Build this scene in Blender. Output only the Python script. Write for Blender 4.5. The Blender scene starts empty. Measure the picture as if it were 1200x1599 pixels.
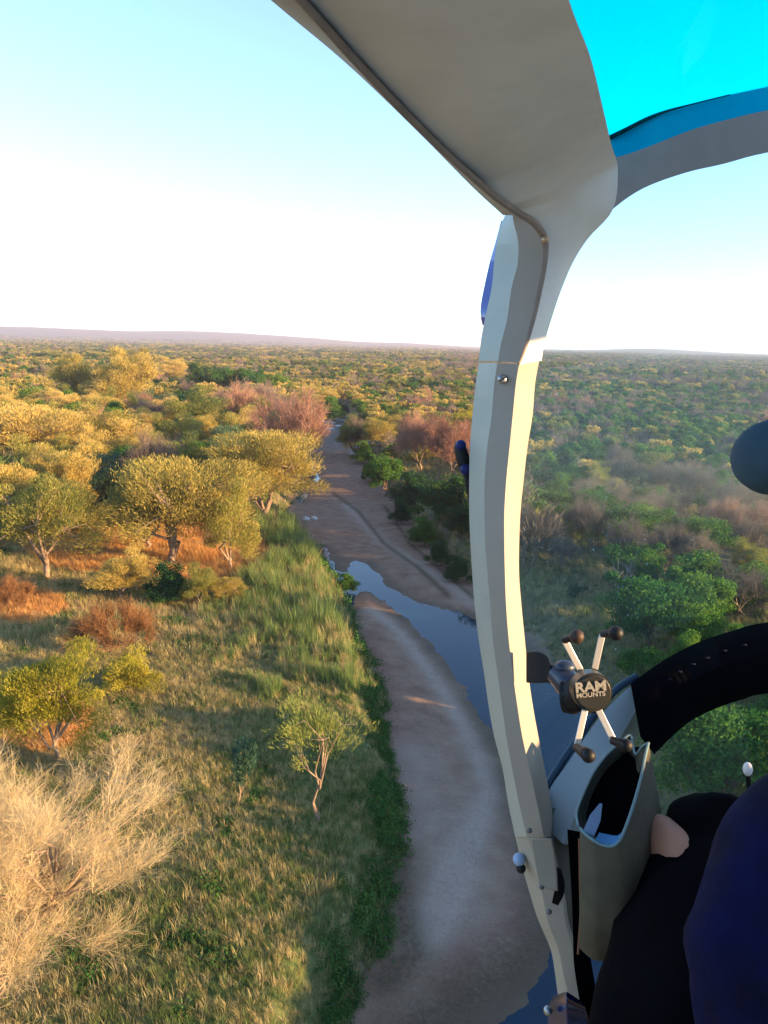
import bpy, bmesh, math, random
import numpy as np
from mathutils import Vector, Matrix, noise as mnoise

random.seed(7)
rng = np.random.default_rng(7)
S = bpy.context.scene
C = S.collection
R = math.radians

# ------------------------------------------------------------------ camera
H = 26.0
PITCH = math.atan((799.5 - 538.5) / 1200.0)
ROLL = R(1.35)
f_ = Vector((0, math.cos(PITCH), -math.sin(PITCH)))
r0 = Vector((1, 0, 0))
u0 = r0.cross(f_)
r_ = (r0 * math.cos(ROLL) + u0 * math.sin(ROLL)).normalized()
u_ = r_.cross(f_).normalized()
CAM = Vector((0, 0, H))
cam_d = bpy.data.cameras.new('camera')
cam_d.sensor_fit = 'VERTICAL'
cam_d.sensor_height = 36
cam_d.lens = 1200 / 1599 * 36
cam_d.clip_start = 0.02
cam_d.clip_end = 40000
cam = bpy.data.objects.new('camera', cam_d)
C.objects.link(cam)
m = Matrix((r_, u_, -f_)).transposed().to_4x4()
m.translation = CAM
cam.matrix_world = m
S.camera = cam

# ------------------------------------------------------------------ sky, sun, exposure
SUN_AZ, SUN_EL = 107.0, 10.5
w = bpy.data.worlds.new('World')
S.world = w
w.use_nodes = True
nt = w.node_tree
nt.nodes.clear()
sky = nt.nodes.new('ShaderNodeTexSky')
sky.sky_type = 'NISHITA'
sky.sun_disc = False
sky.sun_elevation = R(SUN_EL)
sky.sun_rotation = R(SUN_AZ)
sky.altitude = 1600
sky.air_density = 1.0
sky.dust_density = 0.35
sky.ozone_density = 2.2
bg = nt.nodes.new('ShaderNodeBackground')
bg.inputs[1].default_value = 0.15
wo = nt.nodes.new('ShaderNodeOutputWorld')
nt.links.new(sky.outputs[0], bg.inputs[0])
nt.links.new(bg.outputs[0], wo.inputs[0])
sun_d = bpy.data.lights.new('sun', 'SUN')
sun_d.energy = 5.0
sun_d.angle = R(0.6)
sun_d.color = (1.0, 0.64, 0.31)
sun = bpy.data.objects.new('sun', sun_d)
C.objects.link(sun)
SD = Vector((math.sin(R(SUN_AZ)) * math.cos(R(SUN_EL)), math.cos(R(SUN_AZ)) * math.cos(R(SUN_EL)), math.sin(R(SUN_EL))))
sun.rotation_euler = SD.to_track_quat('Z', 'Y').to_euler()
sun.location = (60, -60, 90)
S.view_settings.view_transform = 'Standard'
S.view_settings.look = 'None'
S.view_settings.gamma = 1
S.view_settings.exposure = 1.93
S.view_settings.use_curve_mapping = False
S.render.engine = 'CYCLES'
S.cycles.max_bounces = 8
S.cycles.transparent_max_bounces = 16
S.cycles.volume_bounces = 1
S.cycles.diffuse_bounces = 3

# ------------------------------------------------------------------ helpers
def ray(px, py):
    return f_ + r_ * ((px - 600) / 1200.0) - u_ * ((py - 799.5) / 1200.0)

def G(px, py, z=0.0):
    """where the line of sight through a photo pixel meets the level z"""
    d = ray(px, py)
    t = (z - H) / d.z
    return CAM + d * t

def W(px, py, d):
    return CAM + ray(px, py) * d

def tag(o, label=None, cat=None, group=None, kind=None):
    if label: o['label'] = label
    if cat: o['category'] = cat
    if group: o['group'] = group
    if kind: o['kind'] = kind
    return o

def mesh(name, V, F, mat=None, smooth=False, sharp=None):
    """V (n,3), F: list of faces, or array (m,k)"""
    me = bpy.data.meshes.new(name)
    V = np.asarray(V, dtype=np.float32)
    if isinstance(F, np.ndarray):
        k = F.shape[1]
        me.vertices.add(len(V)); me.vertices.foreach_set('co', V.ravel())
        me.loops.add(F.size); me.loops.foreach_set('vertex_index', F.astype(np.int32).ravel())
        me.polygons.add(len(F))
        me.polygons.foreach_set('loop_start', np.arange(0, F.size, k, dtype=np.int32))
        me.polygons.foreach_set('loop_total', np.full(len(F), k, dtype=np.int32))
        me.update(calc_edges=True)
    else:
        me.from_pydata([tuple(v) for v in V.tolist()], [], F)
        me.update()
    if smooth:
        me.shade_smooth()
        if sharp: me.set_sharp_from_angle(angle=R(sharp))
    if mat: me.materials.append(mat)
    return me

def link(name, me, parent=None, loc=None):
    o = bpy.data.objects.new(name, me)
    C.objects.link(o)
    if parent: o.parent = parent
    if loc is not None: o.location = loc
    return o

def empty(name, loc=(0, 0, 0), rz=0.0):
    o = bpy.data.objects.new(name, None)
    o.empty_display_size = 0.3
    C.objects.link(o)
    o.location = loc
    o.rotation_euler = (0, 0, rz)
    return o

def cr(pts, n):
    """Catmull-Rom through a list of equal-length tuples/lists of numbers"""
    P = [np.array(p, dtype=float) for p in pts]
    P = [2 * P[0] - P[1]] + P + [2 * P[-1] - P[-2]]
    out = []
    for i in range(1, len(P) - 2):
        for k in range(n):
            t = k / n
            a, b, c, d = P[i - 1], P[i], P[i + 1], P[i + 2]
            out.append(0.5 * (2 * b + (c - a) * t + (2 * a - 5 * b + 4 * c - d) * t * t + (3 * b - a - 3 * c + d) * t ** 3))
    out.append(P[-2])
    return out

# ------------------------------------------------------------------ materials
def newmat(name):
    mt = bpy.data.materials.new(name)
    mt.use_nodes = True
    n = mt.node_tree
    n.nodes.clear()
    return mt, n

def N(n, t, **kw):
    nd = n.nodes.new(t)
    for k, v in kw.items():
        if k in nd.inputs.keys() if hasattr(nd.inputs, 'keys') else False:
            nd.inputs[k].default_value = v
        else:
            setattr(nd, k, v)
    return nd

def ramp(n, stops, fac=None):
    rp = n.nodes.new('ShaderNodeValToRGB')
    cr_ = rp.color_ramp
    while len(cr_.elements) < len(stops): cr_.elements.new(0.5)
    for e, (p, c) in zip(cr_.elements, stops):
        e.position = p; e.color = (*c, 1)
    if fac is not None: n.links.new(fac, rp.inputs[0])
    return rp

def mixc(n, a, b, fac, mode='MIX'):
    mx = n.nodes.new('ShaderNodeMix'); mx.data_type = 'RGBA'; mx.blend_type = mode
    for sock, v in ((mx.inputs[0], fac), (mx.inputs[6], a), (mx.inputs[7], b)):
        if isinstance(v, (int, float)): sock.default_value = v
        elif isinstance(v, tuple): sock.default_value = (*v, 1)
        else: n.links.new(v, sock)
    return mx.outputs[2]

def math_(n, op, a, b=None, clamp=False):
    mm = n.nodes.new('ShaderNodeMath'); mm.operation = op; mm.use_clamp = clamp
    for s, v in ((0, a), (1, b)):
        if v is None: continue
        if isinstance(v, (int, float)): mm.inputs[s].default_value = v
        else: n.links.new(v, mm.inputs[s])
    return mm.outputs[0]

def noise(n, vec, scale, detail=4, rough=0.55):
    t = n.nodes.new('ShaderNodeTexNoise')
    t.inputs['Scale'].default_value = scale
    t.inputs['Detail'].default_value = detail
    t.inputs['Roughness'].default_value = rough
    if vec is not None: n.links.new(vec, t.inputs['Vector'])
    return t.outputs[0]

def leaf_mat(name, cols, transl=0.35, clump=0.5):
    """foliage: colour differs from plant to plant and from clump to clump"""
    mt, n = newmat(name)
    oi = N(n, 'ShaderNodeObjectInfo')
    tc = N(n, 'ShaderNodeTexCoord')
    geo = N(n, 'ShaderNodeNewGeometry')
    nz = noise(n, tc.outputs['Object'], clump, 2)
    isl = geo.outputs['Random Per Island']
    a = math_(n, 'MULTIPLY', oi.outputs['Random'], 0.38)
    b = math_(n, 'MULTIPLY_ADD', nz, 0.9); b.node.inputs[2].default_value = -0.25
    c = math_(n, 'MULTIPLY', isl, 0.3)
    s = math_(n, 'ADD', math_(n, 'ADD', a, b), c, True)
    k = len(cols)
    rp = ramp(n, [(0.12 + 0.8 * i / (k - 1), cols[i]) for i in range(k)], s)
    d = N(n, 'ShaderNodeBsdfDiffuse'); t = N(n, 'ShaderNodeBsdfTranslucent')
    n.links.new(rp.outputs[0], d.inputs[0]); n.links.new(rp.outputs[0], t.inputs[0])
    mx = N(n, 'ShaderNodeMixShader'); mx.inputs[0].default_value = transl
    n.links.new(d.outputs[0], mx.inputs[1]); n.links.new(t.outputs[0], mx.inputs[2])
    o = N(n, 'ShaderNodeOutputMaterial')
    n.links.new(mx.outputs[0], o.inputs[0])
    return mt

def simple(name, col, rough=0.6, spec=0.5, metal=0.0, var=0.12, vscale=30, bump=0.0, col2=None):
    mt, n = newmat(name)
    tc = N(n, 'ShaderNodeTexCoord')
    nz = noise(n, tc.outputs['Object'], vscale, 5, 0.6)
    c2 = col2 or tuple(max(0, c * (1 - var * 2)) for c in col)
    rp = ramp(n, [(0.3, c2), (0.7, col)], nz)
    p = N(n, 'ShaderNodeBsdfPrincipled')
    n.links.new(rp.outputs[0], p.inputs['Base Color'])
    p.inputs['Roughness'].default_value = rough
    p.inputs['Specular IOR Level'].default_value = spec
    p.inputs['Metallic'].default_value = metal
    if bump:
        nb = noise(n, tc.outputs['Object'], vscale * 8, 3)
        bp = N(n, 'ShaderNodeBump'); bp.inputs['Strength'].default_value = bump
        bp.inputs['Distance'].default_value = 0.002
        n.links.new(nb, bp.inputs['Height']); n.links.new(bp.outputs[0], p.inputs['Normal'])
    o = N(n, 'ShaderNodeOutputMaterial')
    n.links.new(p.outputs[0], o.inputs[0])
    return mt

def glass(name, tint, dust_glare, dust_glare_col, gloss=0.04):
    mt, n = newmat(name)
    tr = N(n, 'ShaderNodeBsdfTransparent'); tr.inputs[0].default_value = (*tint, 1)
    gl = N(n, 'ShaderNodeBsdfGlossy'); gl.inputs['Roughness'].default_value = 0.02
    df = N(n, 'ShaderNodeBsdfDiffuse'); df.inputs[0].default_value = (*dust_glare_col, 1)  # smear coloured blue to paint sky glare on the pane; hard specks are dust
    tc = N(n, 'ShaderNodeTexCoord')
    nz = noise(n, tc.outputs['Object'], 6, 5, 0.6)
    fine = noise(n, tc.outputs['Object'], 260, 1, 0.5)
    spk = math_(n, 'MULTIPLY', math_(n, 'GREATER_THAN', fine, 0.79), 0.5)
    fac = math_(n, 'ADD', math_(n, 'MULTIPLY', nz, dust_glare * 2), spk, True)
    m1 = N(n, 'ShaderNodeMixShader'); n.links.new(fac, m1.inputs[0])
    n.links.new(tr.outputs[0], m1.inputs[1]); n.links.new(df.outputs[0], m1.inputs[2])
    m2 = N(n, 'ShaderNodeMixShader'); m2.inputs[0].default_value = gloss
    n.links.new(m1.outputs[0], m2.inputs[1]); n.links.new(gl.outputs[0], m2.inputs[2])
    o = N(n, 'ShaderNodeOutputMaterial'); n.links.new(m2.outputs[0], o.inputs[0])
    return mt

M = {}
M['gold'] = leaf_mat('golden_foliage', [(0.17, 0.16, 0.045), (0.35, 0.285, 0.07), (0.54, 0.40, 0.11), (0.66, 0.48, 0.17)])
M['olive'] = leaf_mat('olive_foliage', [(0.05, 0.095, 0.04), (0.13, 0.16, 0.045), (0.27, 0.26, 0.06), (0.44, 0.35, 0.09)])
M['green'] = leaf_mat('green_foliage', [(0.018, 0.075, 0.025), (0.05, 0.14, 0.03), (0.12, 0.22, 0.035), (0.21, 0.29, 0.04)])
M['dark'] = leaf_mat('dark_foliage', [(0.01, 0.045, 0.03), (0.02, 0.07, 0.035), (0.04, 0.10, 0.03), (0.08, 0.13, 0.03)])
M['teal'] = leaf_mat('grey_green_foliage', [(0.03, 0.09, 0.07), (0.06, 0.13, 0.08), (0.12, 0.17, 0.08), (0.2, 0.2, 0.09)])
M['bare'] = leaf_mat('grey_brown_twigs', [(0.09, 0.075, 0.07), (0.15, 0.12, 0.10), (0.22, 0.17, 0.13), (0.30, 0.23, 0.17)], 0.1)
M['pink'] = leaf_mat('pinkish_twigs', [(0.20, 0.10, 0.08), (0.30, 0.16, 0.11), (0.38, 0.22, 0.15), (0.46, 0.28, 0.19)], 0.15)
M['rust'] = leaf_mat('rusty_scrub', [(0.14, 0.07, 0.03), (0.24, 0.12, 0.05), (0.34, 0.18, 0.08), (0.36, 0.25, 0.09)], 0.2)
M['straw'] = leaf_mat('straw_twigs', [(0.30, 0.21, 0.10), (0.42, 0.31, 0.16), (0.52, 0.41, 0.22), (0.62, 0.50, 0.30)], 0.25, 0.3)
M['sapling'] = leaf_mat('pale_green_foliage', [(0.10, 0.15, 0.04), (0.18, 0.22, 0.06), (0.30, 0.31, 0.08), (0.42, 0.38, 0.13)], 0.35, 0.6)
M['lime'] = leaf_mat('yellow_green_foliage', [(0.13, 0.15, 0.02), (0.22, 0.22, 0.03), (0.36, 0.32, 0.045), (0.46, 0.38, 0.07)], 0.35, 0.6)
M['bark'] = simple('pale_bark', (0.34, 0.24, 0.16), 0.9, 0.2, var=0.3, vscale=3, bump=0.4)
M['darkbark'] = simple('brown_bark', (0.16, 0.11, 0.08), 0.9, 0.2, var=0.3, vscale=3, bump=0.4)
M['deadwood'] = simple('bleached_deadwood', (0.34, 0.29, 0.25), 0.9, 0.2, var=0.2, vscale=3)

# ------------------------------------------------------------------ river plan (photo outline -> ground level)
WL = -2.3          # water level
BED = -2.0
def poly(pts, z): return np.array([[*G(x, y, z).xy] for x, y in pts])
bed_px = [(505, 1720), (530, 1599), (560, 1530), (598, 1470), (604, 1420), (624, 1340), (626, 1280), (608, 1210), (600, 1130),
          (585, 1070), (560, 1010), (545, 970), (536, 935), (522, 900), (498, 862), (468, 835), (445, 800), (455, 765), (468, 735),
          (478, 700), (484, 680), (487, 665), (484, 654), (495, 646), (508, 640), (528, 637), (545, 645),
          (550, 665), (565, 695), (590, 738), (622, 790), (652, 832), (695, 872), (742, 918), (835, 990), (905, 1070), (990, 1200),
          (1060, 1400), (1120, 1720)]
water_px = [(500, 853), (512, 862), (522, 880), (532, 893), (543, 893), (548, 880), (555, 876), (572, 879), (584, 892), (602, 912),
            (640, 936), (700, 954), (745, 966), (830, 1025), (890, 1095), (965, 1230), (1010, 1400), (1060, 1720),
            (700, 1720), (745, 1625), (800, 1575), (855, 1530), (872, 1485), (850, 1400), (825, 1290), (795, 1210), (772, 1155),
            (745, 1105), (715, 1060), (690, 1025), (655, 985), (625, 958), (600, 940), (580, 926), (570, 922), (560, 927),
            (552, 940), (545, 956), (537, 950), (536, 920), (524, 905), (508, 880), (498, 865)]
pool_px = [(482, 712), (492, 712), (490, 730), (498, 742), (500, 752), (488, 752), (480, 775), (470, 785), (462, 778), (470, 750), (478, 735)]
BEDP, WATP, POOLP = poly(bed_px, BED), poly(water_px, WL), poly(pool_px, WL)

def sdist(P, Q):
    """signed distance of points P (n,2) to polygon Q, positive inside"""
    n = len(Q); best = np.full(len(P), 1e18); ins = np.zeros(len(P), bool)
    for i in range(n):
        a, b = Q[i], Q[(i + 1) % n]
        e = b - a
        wv = P - a
        t = np.clip((wv @ e) / (e @ e + 1e-12), 0, 1)
        d = wv - t[:, None] * e
        best = np.minimum(best, (d * d).sum(1))
        cond = ((a[1] > P[:, 1]) != (b[1] > P[:, 1]))
        with np.errstate(divide='ignore', invalid='ignore'):
            xi = (b[0] - a[0]) * (P[:, 1] - a[1]) / (b[1] - a[1] + 1e-30) + a[0]
        ins ^= cond & (P[:, 0] < xi)
    s = np.sqrt(best)
    return np.where(ins, s, -s)

def wob(x, y, s, ph=0.0):
    """cheap smooth noise, about -1..1"""
    x = x / s + ph; y = y / s - ph * 1.7
    return (np.sin(x * 1.3 + 1.7 * np.sin(y * 0.9 + ph)) + np.sin(y * 1.7 + 1.3 * np.sin(x * 1.1 - ph)) + 0.7 * np.sin(2.3 * x + 1.9 * y + 2 * np.sin(y * 2.1))) / 2.7

def smooth(a, b, x):
    t = np.clip((x - a) / (b - a), 0, 1)
    return t * t * (3 - 2 * t)

def terrain(P):
    x, y = P[:, 0], P[:, 1]
    rad = np.hypot(x, y)
    sb = sdist(P, BEDP)
    sw = np.maximum(sdist(P, WATP), sdist(P, POOLP))
    sb2 = sb + 0.5 * wob(x, y, 2.3) * smooth(3, 0, np.abs(sb)) * 1.0
    sw2 = sw + 0.16 * wob(x, y, 1.1, 3.0) + 0.1 * wob(x, y, .35, 1.0)
    zb = WL + np.clip(-sw2 * 0.075, -0.5, 0.45) + 0.03 * wob(x, y, 1.7) + 0.015 * wob(x, y, 0.4)
    bank = 0.35 * wob(x, y, 14.0) + 0.12 * wob(x, y, 3.0, 2.0) + 0.05 * wob(x, y, 0.9)
    k = smooth(-2.6, 0.15, sb2)
    z = bank * (1 - k) + zb * k
    # distant low hills
    az = np.degrees(np.arctan2(x, y))
    hh = 95 * smooth(9, -14, az) + 22 * np.exp(-((az - 19) / 5) ** 2) + 10 * wob(az, az * 0, 3.0) + 18
    z = z + hh * smooth(5200, 8600, rad) + 2.5 * wob(x, y, 160.0) * smooth(150, 700, rad)
    return z, sb2, sw2

fine = np.arange(-30.0, 30.01, 0.12)
ang = np.concatenate([np.arange(-180, -30, 5.0), fine, np.arange(33, 180, 5.0)])
rr = [2.0, 8.0, 14.0, 19.0]
while rr[-1] < 330: rr.append(rr[-1] * 1.0085)
while rr[-1] < 13500: rr.append(rr[-1] * 1.05)
rr = np.array(rr)
A_, R_ = np.meshgrid(np.radians(ang), rr)
GP = np.stack([(R_ * np.sin(A_)).ravel(), (R_ * np.cos(A_)).ravel()], 1)
gz, gsb, gsw = terrain(GP)
na, nr = len(ang), len(rr)
ii, jj = np.meshgrid(np.arange(nr - 1), np.arange(na), indexing='ij')
j2 = (jj + 1) % na
F = np.stack([ii * na + jj, ii * na + j2, (ii + 1) * na + j2, (ii + 1) * na + jj], -1).reshape(-1, 4)[:, ::-1]
V = np.column_stack([GP, gz])

def blob(P, px, py, rx, ry, z=0):
    """soft patch round a ground point, radii in metres"""
    c = G(px, py, z)
    return np.exp(-(((P[:, 0] - c.x) / rx) ** 2 + ((P[:, 1] - c.y) / ry) ** 2))

gx, gy = GP[:, 0], GP[:, 1]
left = smooth(6, -6, gx - np.interp(gy, BEDP[:26, 1][::1] if BEDP[0, 1] < BEDP[25, 1] else BEDP[:26, 1][::-1],
                                    BEDP[:26, 0] if BEDP[0, 1] < BEDP[25, 1] else BEDP[:26, 0][::-1]))
# green flood-bank strip next to the bed on the near left side
green = smooth(-17, -5, gsb) * smooth(0.3, -0.3, gsb) * smooth(120, 95, gy) * left
straw = smooth(90, 60, gy) * left * smooth(-2, -16, gsb)
orange = np.clip(1.3 * blob(GP, 190, 850, 16, 19) + 1.2 * blob(GP, 330, 860, 11, 18) + blob(GP, 30, 950, 9, 5) + blob(GP, 60, 870, 10, 12) + .7 * blob(GP, 100, 1150, 8, 6)
                 + 0.8 * blob(GP, 20, 700, 25, 30), 0, 1)
field = np.clip(blob(GP, 245, 640, 16, 26) * 2.2, 0, 1)
greysand = np.clip(blob(GP, 245, 606, 22, 40) * 1.6 + blob(GP, 315, 612, 16, 26) * 1.2, 0, 1)
pale = np.zeros(len(GP))
def line_mask(pts, z, wid):
    Q = poly(pts, z)
    best = np.full(len(GP), 1e9)
    for a, b in zip(Q[:-1], Q[1:]):
        e = b - a; wv = GP - a
        t = np.clip((wv @ e) / (e @ e), 0, 1)
        best = np.minimum(best, np.hypot(*(wv - t[:, None] * e).T))
    return np.exp(-(best / wid) ** 2)
pale = np.clip(line_mask([(580, 950), (630, 990), (690, 1070), (735, 1140), (770, 1230), (700, 1400), (665, 1470)], BED, 1.0)
               + 0.8 * line_mask([(540, 790), (600, 850), (680, 900), (745, 945)], BED, 1.1)
               + 0.5 * line_mask([(640, 1180), (680, 1300), (700, 1420)], BED, 2.6), 0, 1)
reddish = np.clip(line_mask([(570, 990), (600, 1060), (620, 1180), (630, 1250)], BED, 1.3) + line_mask([(700, 1500), (800, 1440), (840, 1370)], BED, 0.9) , 0, 1)
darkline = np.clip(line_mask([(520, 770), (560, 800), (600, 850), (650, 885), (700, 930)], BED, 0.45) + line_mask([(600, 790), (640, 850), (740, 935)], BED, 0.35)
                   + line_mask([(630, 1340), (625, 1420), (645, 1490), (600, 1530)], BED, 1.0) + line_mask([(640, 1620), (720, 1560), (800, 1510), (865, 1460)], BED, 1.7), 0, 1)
farbed = smooth(672, 655, 0 * gx + 0) if False else smooth(185, 235, gy)

gm, n = newmat('dry_savanna_ground')
att = {}
for k in ('bed', 'wet', 'green', 'straw', 'orange', 'field', 'greysand', 'pale', 'reddish', 'darkline', 'farbed'):
    a = N(n, 'ShaderNodeAttribute'); a.attribute_name = k; att[k] = a.outputs['Fac']
tc = N(n, 'ShaderNodeTexCoord'); O = tc.outputs['Object']
n1 = noise(n, O, 0.06, 5); n2 = noise(n, O, 0.6, 6, 0.65); n3 = noise(n, O, 4.0, 5, 0.7); n4 = noise(n, O, 14.0, 4, 0.7)
soil = ramp(n, [(0.3, (0.10, 0.085, 0.05)), (0.5, (0.17, 0.13, 0.07)), (0.7, (0.25, 0.19, 0.10))], n2).outputs[0]
soil = mixc(n, soil, (0.07, 0.085, 0.04), math_(n, 'MULTIPLY', ramp(n, [(0.4, (0, 0, 0)), (0.62, (1, 1, 1))], n1).outputs[0], 0.7))
grs = ramp(n, [(0.3, (0.035, 0.075, 0.02)), (0.5, (0.07, 0.12, 0.03)), (0.68, (0.19, 0.18, 0.06))], n3).outputs[0]
stw = ramp(n, [(0.3, (0.12, 0.11, 0.045)), (0.5, (0.25, 0.2, 0.09)), (0.7, (0.36, 0.29, 0.14))], n3).outputs[0]
c = mixc(n, soil, stw, att['straw'])
c = mixc(n, c, grs, att['green'])
c = mixc(n, c, ramp(n, [(0.35, (0.34, 0.14, 0.05)), (0.6, (0.58, 0.27, 0.10)), (0.75, (0.64, 0.37, 0.16))], n3).outputs[0], att['orange'])
c = mixc(n, c, (0.16, 0.22, 0.06), att['field'])
c = mixc(n, c, (0.24, 0.21, 0.19), att['greysand'])
snd = ramp(n, [(0.25, (0.19, 0.11, 0.07)), (0.5, (0.275, 0.172, 0.115)), (0.75, (0.35, 0.24, 0.16))], n2).outputs[0]
snd = mixc(n, snd, (0.22, 0.11, 0.08), math_(n, 'MULTIPLY', att['reddish'], ramp(n, [(0.35, (0, 0, 0)), (0.65, (1, 1, 1))], n3).outputs[0]))
snd = mixc(n, snd, (0.43, 0.35, 0.275), math_(n, 'MULTIPLY', att['pale'], ramp(n, [(0.3, (0.35, 0.35, 0.35)), (0.7, (.85, .85, .85))], n3).outputs[0]))
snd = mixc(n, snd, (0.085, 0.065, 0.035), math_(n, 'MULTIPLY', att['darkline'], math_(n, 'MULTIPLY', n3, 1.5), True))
snd = mixc(n, snd, ramp(n, [(0.4, (0.13, 0.12, 0.10)), (0.55, (0.22, 0.2, 0.17)), (0.62, (0.12, 0.15, 0.06))], n2).outputs[0], att['farbed'])
snd = mixc(n, snd, (0.10, 0.075, 0.045), math_(n, 'MULTIPLY', att['wet'], 0.92))
snd = mixc(n, snd, (0.6, 0.6, 0.6), 1.0, 'MULTIPLY') if False else snd
spk = ramp(n, [(0.3, (0.72, 0.72, 0.72)), (0.7, (1.15, 1.15, 1.15))], n4).outputs[0]
snd = mixc(n, snd, spk, 0.8, 'MULTIPLY')
bedf = math_(n, 'ADD', att['bed'], math_(n, 'MULTIPLY_ADD', n3, 0.8), True)
bedf.node.inputs[1].default_value = 1.0
nn = math_(n, 'MULTIPLY', math_(n, 'SUBTRACT', n3, 0.5), 1.2)
bedf = ramp(n, [(0.35, (0, 0, 0)), (0.65, (1, 1, 1))], math_(n, 'ADD', att['bed'], nn)).outputs[0]
c = mixc(n, c, snd, bedf)
p = N(n, 'ShaderNodeBsdfPrincipled'); n.links.new(c, p.inputs['Base Color'])
p.inputs['Specular IOR Level'].default_value = 0.15
rg = math_(n, 'SUBTRACT', 0.95, math_(n, 'MULTIPLY', att['wet'], 0.35)); n.links.new(rg, p.inputs['Roughness'])
bp = N(n, 'ShaderNodeBump'); bp.inputs['Strength'].default_value = 0.5; bp.inputs['Distance'].default_value = 0.12
n.links.new(math_(n, 'ADD', n3, math_(n, 'MULTIPLY', n4, 0.4)), bp.inputs['Height']); n.links.new(bp.outputs[0], p.inputs['Normal'])
o = N(n, 'ShaderNodeOutputMaterial'); n.links.new(p.outputs[0], o.inputs[0])

gme = mesh('ground', V, F, gm, True)
wet = smooth(-2.2, -0.1, gsw) * (0.75 + 0.25 * wob(gx, gy, 1.5))
for k, v in dict(bed=smooth(-0.9, 0.3, gsb), wet=np.clip(wet, 0, 1), green=green, straw=straw, orange=orange, field=field, greysand=greysand,
                 pale=pale, reddish=reddish, darkline=darkline, farbed=farbed).items():
    at = gme.attributes.new(k, 'FLOAT', 'POINT'); at.data.foreach_set('value', np.asarray(v, dtype=np.float32))
tag(link('ground', gme), kind='structure')

# water sheet: shows only where the bed dips below it
wm, n = newmat('river_water')
p = N(n, 'ShaderNodeBsdfPrincipled')
p.inputs['Base Color'].default_value = (0.003, 0.030, 0.055, 1)
p.inputs['Roughness'].default_value = 0.04
p.inputs['IOR'].default_value = 1.33
p.inputs['Specular IOR Level'].default_value = 0.42
tc = N(n, 'ShaderNodeTexCoord')
bp = N(n, 'ShaderNodeBump'); bp.inputs['Strength'].default_value = 0.12; bp.inputs['Distance'].default_value = 0.05
n.links.new(noise(n, tc.outputs['Object'], 1.6, 3), bp.inputs['Height']); n.links.new(bp.outputs[0], p.inputs['Normal'])
o = N(n, 'ShaderNodeOutputMaterial'); n.links.new(p.outputs[0], o.inputs[0])
wp = link('river_water', mesh('river_water', [(-40, 16, WL), (34, 16, WL), (34, 190, WL), (-40, 190, WL)], [(0, 1, 2, 3)], wm))
tag(wp, kind='structure')

def gheight(x, y):
    z, _, _ = terrain(np.array([[x, y]], dtype=float))
    return float(z[0])

# ------------------------------------------------------------------ plant builders
def tube(path, radii, sides, V, F, base):
    """append a tube along path"""
    P = [np.array(q, float) for q in path]
    k0 = base
    up = np.array([0.13, 0.21, 0.97])
    for i, q in enumerate(P):
        t = P[min(i + 1, len(P) - 1)] - P[max(i - 1, 0)]
        t = t / (np.linalg.norm(t) + 1e-9)
        a = np.cross(t, up)
        if np.linalg.norm(a) < 0.1: a = np.cross(t, np.array([1.0, 0, 0]))
        a /= np.linalg.norm(a); b = np.cross(t, a)
        for s in range(sides):
            th = 2 * math.pi * s / sides
            V.append(q + radii[i] * (math.cos(th) * a + math.sin(th) * b))
    for i in range(len(P) - 1):
        for s in range(sides):
            s2 = (s + 1) % sides
            F.append((k0 + i * sides + s, k0 + i * sides + s2, k0 + (i + 1) * sides + s2, k0 + (i + 1) * sides + s))
    return k0 + len(P) * sides

def unit(rg, n):
    v = rg.normal(size=(n, 3)); return v / np.linalg.norm(v, axis=1)[:, None]

def quads(C0, A, B):
    """diamond leaves: centre, half length vector, half width vector"""
    n = len(C0)
    V = np.empty((n, 4, 3), np.float32)
    V[:, 0] = C0 - A; V[:, 1] = C0 + B; V[:, 2] = C0 + A; V[:, 3] = C0 - B
    return V.reshape(-1, 3), np.arange(4 * n).reshape(-1, 4)

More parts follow.
